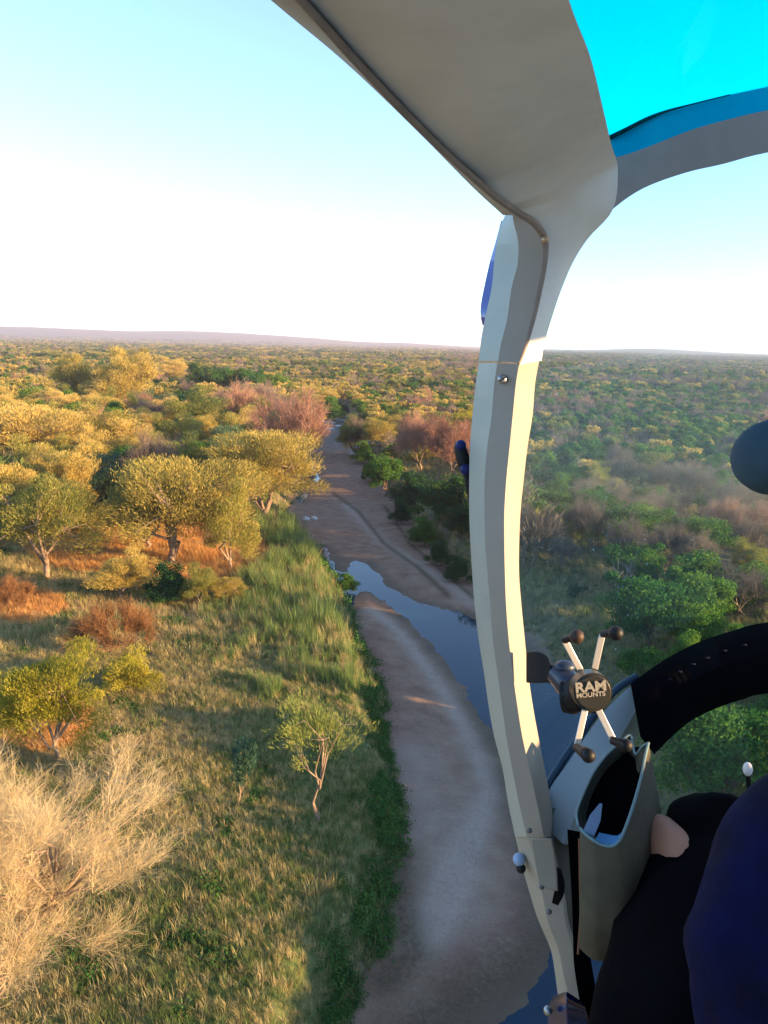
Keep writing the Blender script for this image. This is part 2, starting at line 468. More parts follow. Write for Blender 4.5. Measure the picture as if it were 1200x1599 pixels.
def make_tree(seed, h, rad, leaves, size, style='round', fork=0.3, nclump=40, trunk_r=0.22, lean=0.06, clump_r=0.32, branch_sides=5, show=1.0):
    """returns (trunk mesh data, crown mesh data) for a tree of height h, crown radius rad; origin at the foot"""
    rg = np.random.default_rng(seed)
    # clump centres
    cz0 = h * (fork + (1 - fork) * 0.5)
    d = unit(rg, nclump * 3)
    if style == 'umbrella':
        d = d[d[:, 2] > -0.25][:nclump]; sc = np.array([rad, rad, (h - cz0) * 1.0]); cz = h * 0.50; sc[2] = (h - cz) * 0.95; d[:, 2] = np.where(d[:, 2] < 0, d[:, 2] * 2.2, d[:, 2])
    elif style == 'full':
        cz = h * 0.50; sc = np.array([rad, rad, h * 0.47]); d = d[d[:, 2] > -0.72][:nclump]
    elif style == 'high':
        d = d[d[:, 2] > -0.6][:nclump]; cz = h * 0.68; sc = np.array([rad, rad, h * 0.30])
    elif style == 'bush':
        d = d[d[:, 2] > -0.1][:nclump]; cz = h * 0.25; sc = np.array([rad, rad, h * 0.68])
    elif style == 'vase':
        d = d[d[:, 2] > -0.35][:nclump]; cz = h * 0.5; sc = np.array([rad, rad, h * 0.48])
    else:
        d = d[d[:, 2] > -0.75][:nclump]; cz = h * 0.53; sc = np.array([rad, rad, h * 0.42])
    lump = 0.76 + 0.26 * np.sin(3.1 * d[:, 0] + seed) * np.cos(2.7 * d[:, 1] - seed) + 0.12 * rg.normal(size=len(d))
    rf = np.clip(rg.random(len(d)) ** 0.4, 0.35, 1.0) * lump
    CC = d * sc * rf[:, None]
    CC[:, 2] += cz
    off = np.array([rg.normal() * lean * h, rg.normal() * lean * h, 0])
    CC += off
    # wood
    Vw, Fw = [], []; b = 0
    ft = np.array([off[0] * 0.4, off[1] * 0.4, h * fork])
    mid = ft * 0.5 + np.array([rg.normal() * .03 * h, rg.normal() * .03 * h, 0])
    b = tube([(0, 0, -0.4), (0, 0, 0.15), mid, ft], [trunk_r * 1.5, trunk_r * 1.15, trunk_r * .95, trunk_r * .85], 8, Vw, Fw, b)
    nl = 5 if h > 4 else 4
    az = rg.random() * 6.28 + np.arange(nl) * 6.28 / nl + rg.normal(size=nl) * 0.3
    limbs = []
    for a in az:
        e = ft + np.array([math.cos(a) * rad * 0.42, math.sin(a) * rad * 0.42, (cz - h * fork) * 0.9 + h * 0.08 * rg.normal()])
        m1 = ft * 0.55 + e * 0.45 + rg.normal(size=3) * 0.05 * h
        b = tube([ft - (0, 0, 0.05 * h), m1, e], [trunk_r * .7, trunk_r * .48, trunk_r * .32], 6, Vw, Fw, b)
        limbs.append((m1, e))
    LE = np.array([l[1] for l in limbs])
    nb = int(len(CC) * show)
    for q in CC[:nb]:
        k = int(np.argmin(np.linalg.norm(LE - q, axis=1)))
        s0 = limbs[k][1] if rg.random() < 0.6 else (limbs[k][0] * 0.4 + limbs[k][1] * 0.6)
        mm = (s0 + q) / 2 + rg.normal(size=3) * 0.05 * rad + np.array([0, 0, 0.05 * h])
        b = tube([s0, mm, q], [trunk_r * .28, trunk_r * .17, trunk_r * .07], branch_sides, Vw, Fw, b)
    # leafless crowns: forking stems with side twigs
    if size[2] == 'twig':
        ns = leaves; k = int(size[3])
        idx = rg.integers(0, len(CC), ns); cr_ = rad * clump_r
        B0 = CC[idx] + unit(rg, ns) * cr_ * .35 * rg.random(ns)[:, None]
        out = B0 - np.array([off[0], off[1], cz * 0.55]); out /= np.linalg.norm(out, axis=1)[:, None] + 1e-6
        D = out * .8 + unit(rg, ns) * .6 + np.array([0, 0, .35]); D /= np.linalg.norm(D, axis=1)[:, None]
        D2 = D + unit(rg, ns) * .35 + np.array([0, 0, .15]); D2 /= np.linalg.norm(D2, axis=1)[:, None]
        Ls = size[0] * (.5 + .9 * rg.random(ns))
        M1 = B0 + D * (Ls * .5)[:, None]; T1 = M1 + D2 * (Ls * .5)[:, None]
        sd = np.cross(D, unit(rg, ns)); sd /= np.linalg.norm(sd, axis=1)[:, None] + 1e-6
        wd = size[1]
        Vs = np.stack([B0 - sd * wd, B0 + sd * wd, M1 + sd * wd * .7, M1 - sd * wd * .7, T1 + sd * wd * .2, T1 - sd * wd * .2], 1).reshape(-1, 3)
        b6 = np.arange(ns)[:, None] * 6
        Fs = np.concatenate([b6 + np.array([[0, 1, 2, 3]]), b6 + np.array([[3, 2, 4, 5]])])
        j = np.repeat(np.arange(ns), k); t = .25 + .75 * rg.random(len(j))
        P0 = np.where((t < .5)[:, None], B0[j] + (M1 - B0)[j] * (t * 2)[:, None], M1[j] + (T1 - M1)[j] * (t * 2 - 1)[:, None])
        Dt = D2[j] * .9 + unit(rg, len(j)) * .75; Dt /= np.linalg.norm(Dt, axis=1)[:, None]
        Lt = Ls[j] * (.18 + .3 * rg.random(len(j)))
        sb_ = np.cross(Dt, unit(rg, len(j))); sb_ /= np.linalg.norm(sb_, axis=1)[:, None] + 1e-6
        Vt, Ft = quads(P0 + Dt * (Lt / 2)[:, None], Dt * (Lt / 2)[:, None], sb_ * wd * .45)
        return (np.array(Vw), Fw), (np.concatenate([Vs, Vt]), np.concatenate([Fs, Ft + len(Vs)]))
    # foliage
    nL = leaves
    idx = rg.integers(0, len(CC), nL)
    cr_ = rad * clump_r
    loc = unit(rg, nL) * (rg.random(nL)[:, None] ** 0.45) * cr_ * (0.6 + 0.8 * rg.random(len(CC))[idx])[:, None]
    loc[:, 2] *= 0.62
    if style == 'vase': loc[:, 2] *= 1.7
    P = CC[idx] + loc
    out = P - np.array([off[0], off[1], cz * 0.7]); out /= np.linalg.norm(out, axis=1)[:, None] + 1e-6
    if size[2] == 'leaf':
        Adir = unit(rg, nL) + out * 0.3; Adir /= np.linalg.norm(Adir, axis=1)[:, None]
    else:                                   # long fine sprays and twigs reaching outward
        Adir = out * 0.75 + unit(rg, nL) * 0.55 + np.array([0, 0, 0.35]); Adir /= np.linalg.norm(Adir, axis=1)[:, None]
    Bd = np.cross(Adir, unit(rg, nL)); Bd /= np.linalg.norm(Bd, axis=1)[:, None] + 1e-6
    L = size[0] * (0.6 + 0.8 * rg.random(nL)); Wd = size[1] * (0.6 + 0.8 * rg.random(nL))
    Vc, Fc = quads(P, Adir * L[:, None] / 2, Bd * Wd[:, None] / 2)
    return (np.array(Vw), Fw), (Vc, Fc)

PROTO = {}
def proto(key, seed, h, rad, leaves, size, mat, bark='bark', **kw):
    (Vw, Fw), (Vc, Fc) = make_tree(seed, h, rad, leaves, size, **kw)
    tm = mesh(key + '_trunk', Vw, Fw, M[bark], True)
    cm = mesh(key + '_crown', Vc, Fc, M[mat])
    PROTO[key] = (tm, cm, h, rad)

LEAF, SPRAY = 'leaf', 'spray'
# near kinds
TWIG = 'twig'
proto('gold_a', 11, 14, 7.0, 42000, (0.42, 0.065, SPRAY), 'gold', style='full', nclump=95, fork=.13, trunk_r=.34, clump_r=.26)
proto('gold_b', 12, 12, 5.5, 32000, (0.40, 0.070, SPRAY), 'gold', style='full', nclump=60, fork=.16, trunk_r=.30, clump_r=.29)
proto('olive_a', 13, 14, 7.0, 44000, (0.40, 0.065, SPRAY), 'olive', style='full', nclump=95, fork=.15, trunk_r=.32, clump_r=.25)
proto('olive_b', 14, 10, 4.6, 28000, (0.34, 0.065, SPRAY), 'olive', style='full', nclump=52, fork=.16, trunk_r=.24, clump_r=.30)
proto('green_a', 15, 7, 3.6, 17000, (0.26, 0.14, LEAF), 'green', bark='darkbark', style='round', nclump=55, fork=.2, trunk_r=.18, clump_r=.30)
proto('green_b', 16, 6, 3.2, 14000, (0.26, 0.14, LEAF), 'green', bark='darkbark', style='bush', nclump=45, fork=.15, trunk_r=.14, clump_r=.32)
proto('dark_a', 17, 5, 3.0, 13000, (0.24, 0.13, LEAF), 'dark', bark='darkbark', style='bush', nclump=40, fork=.15, trunk_r=.14, clump_r=.34)
proto('teal_a', 18, 10, 4.8, 24000, (0.36, 0.07, SPRAY), 'teal', style='full', nclump=46, fork=.2, trunk_r=.22, clump_r=.32)
proto('bare_a', 19, 7, 3.8, 1500, (1.5, 0.018, TWIG, 9), 'bare', style='vase', nclump=46, fork=.2, trunk_r=.16, clump_r=.34)
proto('bare_b', 20, 6, 3.2, 1400, (1.3, 0.018, TWIG, 9), 'bare', style='round', nclump=40, fork=.2, trunk_r=.14, clump_r=.36)
proto('pink_a', 21, 8, 4.4, 2300, (1.5, 0.022, TWIG, 10), 'pink', style='vase', nclump=55, fork=.2, trunk_r=.18, clump_r=.34)
proto('rust_a', 22, 4, 3.4, 1800, (0.9, 0.016, TWIG, 9), 'rust', bark='darkbark', style='bush', nclump=40, fork=.12, trunk_r=.08, clump_r=.36)
proto('lime_a', 53, 8, 4.4, 42000, (0.26, 0.05, SPRAY), 'lime', style='full', nclump=60, fork=.2, trunk_r=.17, clump_r=.26)
proto('lime_b', 24, 4, 2.6, 16000, (0.20, 0.05, SPRAY), 'lime', style='bush', nclump=36, fork=.15, trunk_r=.09, clump_r=.32)
proto('straw_a', 25, 11, 6.2, 7200, (1.35, 0.0085, TWIG, 14), 'straw', style='vase', nclump=140, fork=.18, trunk_r=.24, clump_r=.22, lean=.02)
proto('sap_a', 36, 5.5, 2.3, 3900, (0.26, 0.030, SPRAY), 'sapling', style='high', nclump=30, fork=.30, trunk_r=.075, clump_r=.32)
proto('sap_b', 27, 4.5, 1.0, 2600, (0.24, 0.05, SPRAY), 'teal', style='vase', nclump=14, fork=.22, trunk_r=.05, clump_r=.42)
proto('dead_a', 28, 8, 4.0, 60, (1.0, 0.02, TWIG, 4), 'bare', bark='deadwood', style='vase', nclump=26, fork=.3, trunk_r=.16, clump_r=.3)

count = {}
def place(key, name, px, py, toppx=None, wpx=None, label='', cat='tree', group=None, rz=None, pos=None, hgt=None, wid=None):
    tm, cm, h0, r0_ = PROTO[key]
    if pos is None:
        g = G(px, py, 0.0)
    else:
        g = Vector((*pos, 0))
    z = gheight(g.x, g.y)
    if hgt is None:
        # height that reaches the given picture row
        lo, hi = 0.3, 40
        dist = math.hypot(g.x, g.y)
        for _ in range(40):
            mdd = (lo + hi) / 2
            v = Vector((g.x, g.y, mdd)) - CAM
            yy = 799.5 - 1200 * v.dot(u_) / v.dot(f_)
            if yy > toppx: lo = mdd
            else: hi = mdd
        hgt = mdd
    if wid is None:
        wid = wpx * (Vector((g.x, g.y, hgt * .6)) - CAM).dot(f_) / 1200
    e = empty(name, (g.x, g.y, z), random.random() * 6.28 if rz is None else rz)
    e.scale = (wid / 2 / r0_, wid / 2 / r0_, hgt / h0)
    tag(e, label, cat, group)
    t = link('trunk', tm, e)
    c_ = link('crown' , cm, e)
    return e

HERO = []   # (x, y, radius) footprints kept free by the random scatter
def hero(key, name, px, py, top, wpx, label, cat='tree', rz=None):
    if px < 470 and py < 910 and cat == 'tree' and py > 640:      # the left bank trees spread wide and merge
        wpx *= 1.3; top -= 12
    if px > 800 and key.startswith('green'):
        wpx *= 1.32; top -= 12
    if 540 < px < 740 and 660 < py < 900:
        wpx *= 1.2; top -= 6
    e = place(key, name, px, py, top, wpx, label, cat, rz=rz)
    HERO.append((e.location.x, e.location.y, PROTO[key][3] * e.scale.x))
    return e

hero('olive_a', 'acacia_tree', 74, 905, 722, 165, 'olive gold feathery tree with pale forked trunk at the left edge of the orange clearing')
hero('gold_a', 'acacia_tree', 272, 885, 694, 205, 'broadest golden topped tree standing in the orange clearing with a pale trunk', rz=1.0)
hero('olive_b', 'acacia_tree', 228, 858, 735, 110, 'shaded green tree with short reddish trunk on the left of the broadest golden tree')
hero('gold_a', 'acacia_tree', 415, 815, 655, 165, 'yellow gold tree with forked trunk overhanging the river bend on the left bank', rz=2.2)
hero('pink_a', 'leafless_tree', 450, 742, 612, 92, 'tall pinkish gold leafless tree behind the yellow tree at the river bend')
hero('olive_b', 'acacia_tree', 313, 700, 618, 84, 'rounded brown green tree left of the small pink treetop on the left bank')
hero('pink_a', 'leafless_tree', 372, 690, 612, 60, 'small pink leafless treetop behind the left bank trees')
hero('teal_a', 'grey_green_tree', 362, 765, 668, 105, 'grey green tree between the broadest golden tree and the yellow river bend tree')
hero('gold_b', 'acacia_tree', 186, 655, 548, 84, 'tallest golden tree right beside the light green field')
hero('gold_b', 'acacia_tree', 135, 650, 560, 70, 'golden tree just left of the tallest golden tree by the field')
hero('gold_b', 'acacia_tree', 132, 735, 640, 120, 'golden tree with a bleached dead limb in front of it')
hero('dead_a', 'dead_tree', 122, 745, 652, 70, 'bleached dead tree with bare white limbs among the golden trees', 'dead tree')
hero('gold_a', 'acacia_tree', 40, 745, 622, 150, 'large golden tree at the left edge above the olive gold tree')
hero('dark_a', 'evergreen_bush', 148, 775, 698, 64, 'deep green bush between the left golden trees and the grey green foliage', 'bush')
hero('teal_a', 'grey_green_tree', 190, 800, 715, 90, 'grey green tree in shade left of the broadest golden tree')
hero('olive_b', 'acacia_tree', 362, 895, 765, 80, 'thin feathery tree at the right side of the orange clearing')
hero('dark_a', 'evergreen_bush', 262, 945, 878, 75, 'dark green bush in front of the broadest golden tree', 'bush')
hero('olive_b', 'olive_bush', 312, 948, 882, 68, 'round olive bush right of the dark green bush', 'bush')
hero('gold_b', 'golden_bush', 358, 942, 895, 62, 'golden bush at the upper end of the green reed bank', 'bush')
hero('gold_b', 'golden_bush', 190, 938, 855, 105, 'brown gold bush left of the dark green bush', 'bush')
hero('rust_a', 'dry_scrub', 182, 1015, 930, 150, 'pinkish brown dry scrub behind the two yellow green shrubs', 'bush')
hero('lime_b', 'yellow_green_bush', 207, 1078, 1000, 95, 'small rounded yellow green bush right of the yellow green tree', 'bush')
hero('lime_a', 'yellow_green_tree', 92, 1180, 985, 185, 'yellow green tree with thin trunk above the pale leafless tree')
hero('sap_a', 'sapling', 497, 1282, 1078, 172, 'slender yellow green sapling standing alone on the grass bank beside the sand')
hero('sap_b', 'sapling', 371, 1258, 1120, 52, 'small blue green sapling in the middle of the grass left of the slender sapling')
hero('rust_a', 'dry_scrub', 25, 960, 905, 90, 'orange brown scrub at the left edge below the forked tree', 'bush')
b_ = G(-38, 1520, 3.0)
place('straw_a', 'leafless_tree', 0, 0, label='big pale straw coloured leafless tree filling the lower left corner', pos=(b_.x, b_.y), hgt=10.8, wid=14.6, rz=0.4)
HERO.append((b_.x, b_.y, 6))
# left far row
for i, (x, yb, yt, ww, k, lb) in enumerate([
    (310, 622, 565, 62, 'dark_a', 'leftmost dark green tree of the row beyond the grey sand patch'),
    (352, 622, 567, 62, 'green_a', 'second green tree of the row beyond the grey sand patch'),
    (392, 624, 572, 60, 'green_a', 'third green tree of the row beyond the grey sand patch'),
    (432, 622, 580, 50, 'green_a', 'rightmost green tree of the row beyond the grey sand patch'),
    (268, 602, 552, 60, 'gold_b', 'golden tree left of the dark green row across the clearing'),
    (225, 590, 535, 60, 'gold_b', 'golden tree on the far edge of the clearing'),
    (252, 668, 615, 48, 'teal_a', 'dark grey green tree in front of the light green field'),
    (232, 690, 640, 50, 'bare_a', 'grey leafless bush in front of the light green field')]):
    hero(k, 'woodland_tree', x, yb, yt, ww, lb)
# right bank
hero('green_a', 'green_tree', 603, 760, 690, 52, 'bright green rounded tree on the right bank beside the bare sand')
hero('dark_a', 'evergreen_bush', 640, 782, 728, 60, 'dark bush below the bright green tree of the right bank', 'bush')
hero('pink_a', 'leafless_tree', 655, 742, 655, 66, 'left one of two pink leafless trees on the right bank')
hero('pink_a', 'leafless_tree', 708, 752, 656, 85, 'right one of two pink leafless trees next to the door post')
hero('gold_b', 'acacia_tree', 594, 706, 648, 58, 'golden tree above the bright green one on the right bank')
hero('olive_b', 'acacia_tree', 622, 690, 640, 40, 'green gold tree behind the left pink tree')
hero('bare_a', 'leafless_tree', 560, 700, 650, 44, 'grey brown leafless tree on the far right bank of the river')
hero('dark_a', 'evergreen_bush', 700, 815, 745, 90, 'shaded dark bush below the two pink trees', 'bush')
hero('dark_a', 'evergreen_bush', 722, 838, 795, 50, 'low dark green bush close to the door post above the grassy bank', 'bush')
hero('lime_b', 'yellow_green_bush', 730, 690, 630, 55, 'yellow green tree beside the door post on the right bank')
for i, (x, yb, yt, ww, lb) in enumerate([(566, 712, 678, 34, 'dark bush at the foot of the grey brown leafless tree on the far right bank'), (582, 738, 700, 34, 'dark bush between the bright green bank tree and the sand'),
        (628, 800, 765, 34, 'low dark bush hugging the sand below the bright green bank tree'), (664, 832, 788, 46, 'low dark bush hugging the sand left of the grassy slope'), (690, 862, 822, 38, 'small dark bush on the grassy slope above the sand'),
        (548, 668, 640, 36, 'dark bush leaning over the stony upper river bed from the right'), (500, 648, 626, 30, 'dark bush on the left of the stony upper river bed'), (534, 642, 618, 34, 'dark bush closing off the top of the upper river bed'),
        (712, 885, 850, 40, 'lowest dark bush beside the door post above the sand')]):
    hero('dark_a' if i % 3 else 'green_b', 'riverside_bush', x, yb, yt, ww, lb, 'bush')
hero('olive_b', 'riverside_tree', 553, 700, 645, 54, 'olive tree leaning over the right side of the upper river bed')
hero('green_b', 'riverside_tree', 522, 652, 608, 56, 'dark green tree standing where the river bed bends out of sight')
hero('gold_b', 'riverside_tree', 478, 700, 628, 60, 'golden tree just right of the tall pinkish gold tree at the river')
hero('gold_b', 'acacia_tree', 505, 640, 596, 60, 'golden tree beyond the top of the river bed')
hero('green_b', 'green_tree', 690, 700, 645, 60, 'wide dark green tree behind the two pink trees')
# seen through the windscreen
hero('green_a', 'green_tree', 985, 872, 785, 88, 'highest of the rounded green trees seen through the windscreen')
hero('green_a', 'green_tree', 1098, 880, 806, 84, 'rounded green tree at the upper right of the windscreen cluster')
hero('green_b', 'green_tree', 1078, 945, 862, 112, 'wide yellow topped green tree below the upper right rounded tree')
hero('green_a', 'green_tree', 1008, 1018, 893, 106, 'big rounded green tree above the phone holder in the windscreen')
hero('green_a', 'green_tree', 1075, 1035, 943, 84, 'green tree touching the black glareshield edge in the windscreen')
hero('green_a', 'green_tree', 925, 832, 765, 70, 'green tree left of the highest rounded tree in the windscreen')
hero('green_b', 'green_tree', 840, 860, 785, 60, 'dark green tree next to the sunlit door post in the windscreen')
hero('green_a', 'green_tree', 1118, 1262, 1090, 170, 'green tree seen in the gap below the black glareshield')
hero('lime_b', 'yellow_green_bush', 1142, 1240, 1188, 50, 'small yellow green bush in the gap below the glareshield', 'bush')
hero('dead_a', 'dead_tree', 905, 768, 695, 60, 'white leafless dead tree seen through the windscreen', 'dead tree')
hero('dead_a', 'dead_tree', 965, 940, 850, 95, 'low bleached dead tree in the dark scrub above the phone holder', 'dead tree')
hero('bare_a', 'leafless_tree', 980, 775, 715, 80, 'grey brown leafless tree above the highest rounded green tree')
hero('bare_a', 'leafless_tree', 1068, 795, 730, 90, 'grey brown leafless tree above the upper right rounded tree')
hero('pink_a', 'leafless_tree', 1165, 855, 780, 70, 'pinkish leafless tree at the right edge of the windscreen')
hero('bare_b', 'leafless_tree', 878, 890, 840, 60, 'brown leafless shrub in the scrub right of the door post', 'bush')
hero('bare_b', 'leafless_tree', 1150, 970, 890, 110, 'grey leafless tree just above the glareshield at the right', 'tree')

# bush in the water
gw = G(543, 924, WL)
e = place('green_b', 'green_bush', 0, 0, cat='bush', pos=(gw.x, gw.y), hgt=2.6, wid=2.9, label='small round green bush growing out of the water at the sand tip')

# ------------------------------------------------------------------ woodland scatter
def in_px(x, y, z=0):
    v = Vector((x, y, z)) - CAM
    dd = v.dot(f_)
    if dd <= 0: return (-9999, -9999, 1)
    return (600 + 1200 * v.dot(r_) / dd, 799.5 - 1200 * v.dot(u_) / dd, dd)

pts = []
cellr = 3.0
# candidates: dense near, looser far; jittered grid
def cand(x0, x1, y0, y1, step):
    gx_, gy_ = np.meshgrid(np.arange(x0, x1, step), np.arange(y0, y1, step))
    P = np.stack([gx_.ravel(), gy_.ravel()], 1)
    return P + (rng.random(P.shape) - 0.5) * step * 0.95
near = cand(-260, 330, -120, 420, 5.6)
azn = np.degrees(np.arctan2(near[:, 0], near[:, 1])); rn = np.hypot(near[:, 0], near[:, 1])
near = near[((np.abs(azn) < 31) & (rn > 30)) | ((azn >= 31) & (azn < 135) & (rn < 230) & (rn > 34))]
sb = sdist(near, BEDP)
near = near[sb < -2.5]; sb = sb[sb < -2.5]
xl = np.interp(near[:, 1], BEDP[:20, 1], BEDP[:20, 0])
isleft = near[:, 0] < np.interp(near[:, 1], BEDP[:26, 1], BEDP[:26, 0]) + 0.5
keep = np.ones(len(near), bool)
keep &= ~(isleft & (near[:, 1] < 78))                      # open grass bank on the near left
keep &= ~(isleft & (near[:, 1] < 135) & (sb > -9))
keep &= ~((~isleft) & (sb > -5) & (near[:, 1] > 60) & (near[:, 1] < 150))
for hx, hy, hr in HERO:
    keep &= np.hypot(near[:, 0] - hx, near[:, 1] - hy) > hr * 0.7 + 1.2
def clear(px, py, rx, ry):
    c = G(px, py)
    return (((near[:, 0] - c.x) / rx) ** 2 + ((near[:, 1] - c.y) / ry) ** 2) < 1
for cc in ((190, 850, 13, 13), (330, 860, 10, 12), (60, 880, 10, 8), (245, 640, 15, 26), (245, 606, 20, 36), (320, 612, 14, 22), (120, 930, 12, 6), (30, 950, 10, 6), (390, 880, 7, 12), (110, 1040, 12, 8)):
    keep &= ~clear(*cc)
near = near[keep]; isleft = isleft[keep]
items = []
for (x, y), lf in zip(near, isleft):
    nz = mnoise.noise(Vector((x / 45, y / 45, 3)))
    n2_ = mnoise.noise(Vector((x / 22, y / 22, 9)))
    q = random.random()
    if lf:
        k = ('gold_b' if q < .42 else 'gold_a' if q < .52 else 'olive_b' if q < .72 else 'teal_a' if q < .80 else 'green_b' if q < .92 else 'pink_a' if q < .955 else 'bare_a')
        hh = random.uniform(6.5, 12.0) * (1 if y < 260 else .8)
        if nz > .3 and y > 170: k = 'green_a' if q < .5 else 'dark_a'; hh *= .8
    else:
        if nz + n2_ * .5 > .12:
            k = 'bare_a' if q < .26 else 'bare_b' if q < .42 else 'pink_a' if q < .47 else 'green_b' if q < .68 else 'green_a' if q < .84 else 'olive_b'
        else:
            k = 'green_a' if q < .28 else 'green_b' if q < .52 else 'olive_b' if q < .72 else 'dark_a' if q < .84 else 'bare_a' if q < .95 else 'gold_b'
        hh = random.uniform(3.8, 7.2)
        if y > 160 and x < 40 and q < .3: k = 'gold_b'
        px_, py_, _ = in_px(x, y)
        if 800 < px_ < 960 and 880 < py_ < 1120:
            k = 'bare_b' if q < .4 else 'green_b' if q < .7 else 'dark_a'; hh = random.uniform(1.8, 3.6)
        if px_ < 760 and py_ > 760: hh *= .6; k = 'dark_a' if q < .4 else 'olive_b' if q < .6 else 'bare_b'
    pxq, pyq, ddq = in_px(x, y, 4)
    if not lf and (ddq < 0 or (735 < pxq < 840) or (pxq > 1230 and y < 52)) and y < 120: hh = random.uniform(7.0, 9.5)  # unseen right-bank trees made taller so their shadows cover the sand
    elif not lf and pxq > 1230: hh = random.uniform(3.0, 4.5)
    if not lf and pxq > 990 and pyq > 1000 and ddq > 0:
        k = 'green_a' if q < .6 else 'green_b'; hh = min(hh, 4.0) if pxq < 1270 else random.uniform(7.5, 9.0)  # out-of-view ones kept tall to shade the sandbar
    ww = hh * random.uniform(0.8, 1.15)
    px, py, dd = in_px(x, y, hh * .6)
    vis = (-40 < px < 1240) and (500 < py < 1300) and not (730 < px < 835) and not (px > 1010 and py > 1080)
    items.append((hh / dd if vis else 0, k, x, y, hh, ww, px, lf, dd))
items.sort(reverse=True, key=lambda t: t[0])
LOOK = {'gold_b': ('golden feathery tree', 'acacia_tree'), 'gold_a': ('spreading golden tree', 'acacia_tree'), 'olive_b': ('olive green feathery tree', 'acacia_tree'),
        'teal_a': ('grey green tree', 'grey_green_tree'), 'green_a': ('rounded green tree', 'green_tree'), 'green_b': ('low spreading green tree', 'green_tree'),
        'dark_a': ('dark evergreen bush', 'evergreen_bush'), 'bare_a': ('grey brown leafless tree', 'leafless_tree'), 'bare_b': ('low grey leafless shrub', 'leafless_shrub'),
        'pink_a': ('pinkish leafless tree', 'leafless_tree')}
NIND = 235
SHORT = [(270, 740, 'the broadest golden tree'), (415, 700, 'the river bend tree'), (74, 790, 'the forked olive gold tree'), (450, 640, 'the tall pink treetop'), (186, 590, 'the tallest tree by the field'),
         (122, 690, 'the bleached dead tree'), (40, 670, 'the large golden edge tree'), (148, 730, 'the deep green bush'), (352, 595, 'the dark green row'), (313, 650, 'the rounded brown green tree'), (245, 640, 'the light green field'),
         (603, 725, 'the bright green bank tree'), (655, 690, 'the left pink tree'), (708, 690, 'the right pink tree'), (520, 655, 'the stony upper river bed'), (730, 660, 'the yellow green tree by the door post'),
         (985, 825, 'the highest rounded green tree'), (1098, 840, 'the upper right rounded tree'), (1078, 900, 'the yellow topped wide tree'), (1008, 955, 'the big rounded tree over the phone holder'),
         (925, 795, 'the green tree beside the door post'), (905, 730, 'the white dead tree'), (965, 900, 'the low bleached dead tree'), (1165, 815, 'the pinkish edge tree'), (1175, 715, 'the ear cup'), (1118, 1170, 'the tree under the glareshield'),
         (900, 560, 'the horizon right of the door post'), (600, 560, 'the horizon left of the door post'), (100, 545, 'the horizon at far left')]
ORD = ['nearest', 'second nearest', 'third nearest', 'fourth nearest', 'fifth nearest', 'sixth nearest', 'seventh nearest', 'eighth nearest', 'ninth nearest', 'tenth nearest', 'eleventh nearest', 'twelfth nearest']
todo = []
for it in items[:NIND]:
    s_, k, x, y, hh, ww, px, lf, dd = it
    cx_, cy_, _ = in_px(x, y, hh * .6)
    b = min(SHORT, key=lambda t: math.hypot(t[0] - cx_, (t[1] - cy_) * 1.3))
    dx_, dy_ = cx_ - b[0], cy_ - b[1]
    side = ('right of' if dx_ > 0 else 'left of') if abs(dx_) > abs(dy_) * 1.3 else ('behind' if dy_ < 0 else 'in front of')
    todo.append((LOOK[k][0], side, b[2], math.hypot(dx_, dy_), it))
todo.sort(key=lambda t: (t[0], t[1], t[2], t[3]))
prev, cnt = None, 0
for look, side, lm, _, it in todo:
    s_, k, x, y, hh, ww, px, lf, dd = it
    cnt = cnt + 1 if (look, side, lm) == prev else 0
    prev = (look, side, lm)
    base = f'{look} {side} {lm}'
    lab = f'{ORD[min(cnt, 11)]} {base}'
    place(k, LOOK[k][1], 0, 0, label=lab, cat='bush' if ('bush' in look or 'shrub' in look) else 'tree', group=f'{look}s of the woodland', pos=(x, y), hgt=hh, wid=ww)
rest = [(it[1], it[2], it[3], it[4], it[5]) for it in items[NIND:]]

# far canopy, thinning detail with distance: low-cost plants instanced as one mass
far = []
for (ra, rb, step) in ((400, 800, 7.0), (800, 1600, 9.5), (1600, 3200, 15.0), (3200, 6200, 26.0)):
    half = rb * math.sin(R(30))
    P = cand(-half, half, ra * math.cos(R(30)), rb, step)
    rad_ = np.hypot(P[:, 0], P[:, 1]); az_ = np.degrees(np.arctan2(P[:, 0], P[:, 1]))
    P = P[(rad_ >= ra) & (rad_ < rb) & (np.abs(az_) < 29.5)]
    for x, y in P:
        nz = mnoise.noise(Vector((x / 160, y / 120, 3))); q = random.random()
        if mnoise.noise(Vector((x / 130, y / 45, 21))) > 0.30: continue
        big = 1 + .55 * mnoise.noise(Vector((x / 210, y / 90, 33)))
        if x < -10 + y * 0.08: k = 'gold_b' if q < .26 + nz * .7 else 'bare_a' if q < .36 + nz * .4 else 'olive_b' if q < .72 else 'green_a' if q < .9 else 'dark_a'
        else: k = 'bare_a' if q < .28 + nz * .6 else 'green_a' if q < .58 else 'olive_b' if q < .85 else 'gold_b' if q < .93 else 'dark_a'
        sc = max(1.0, step / 7.5)
        hh = random.uniform(4.0, 10.0) ** 1.0 * big * (1 + 0.10 * (sc - 1)); ww = random.uniform(5.5, 12.0) * sc * (.6 + .4 * big)
        far.append((k, x, y, hh, ww))

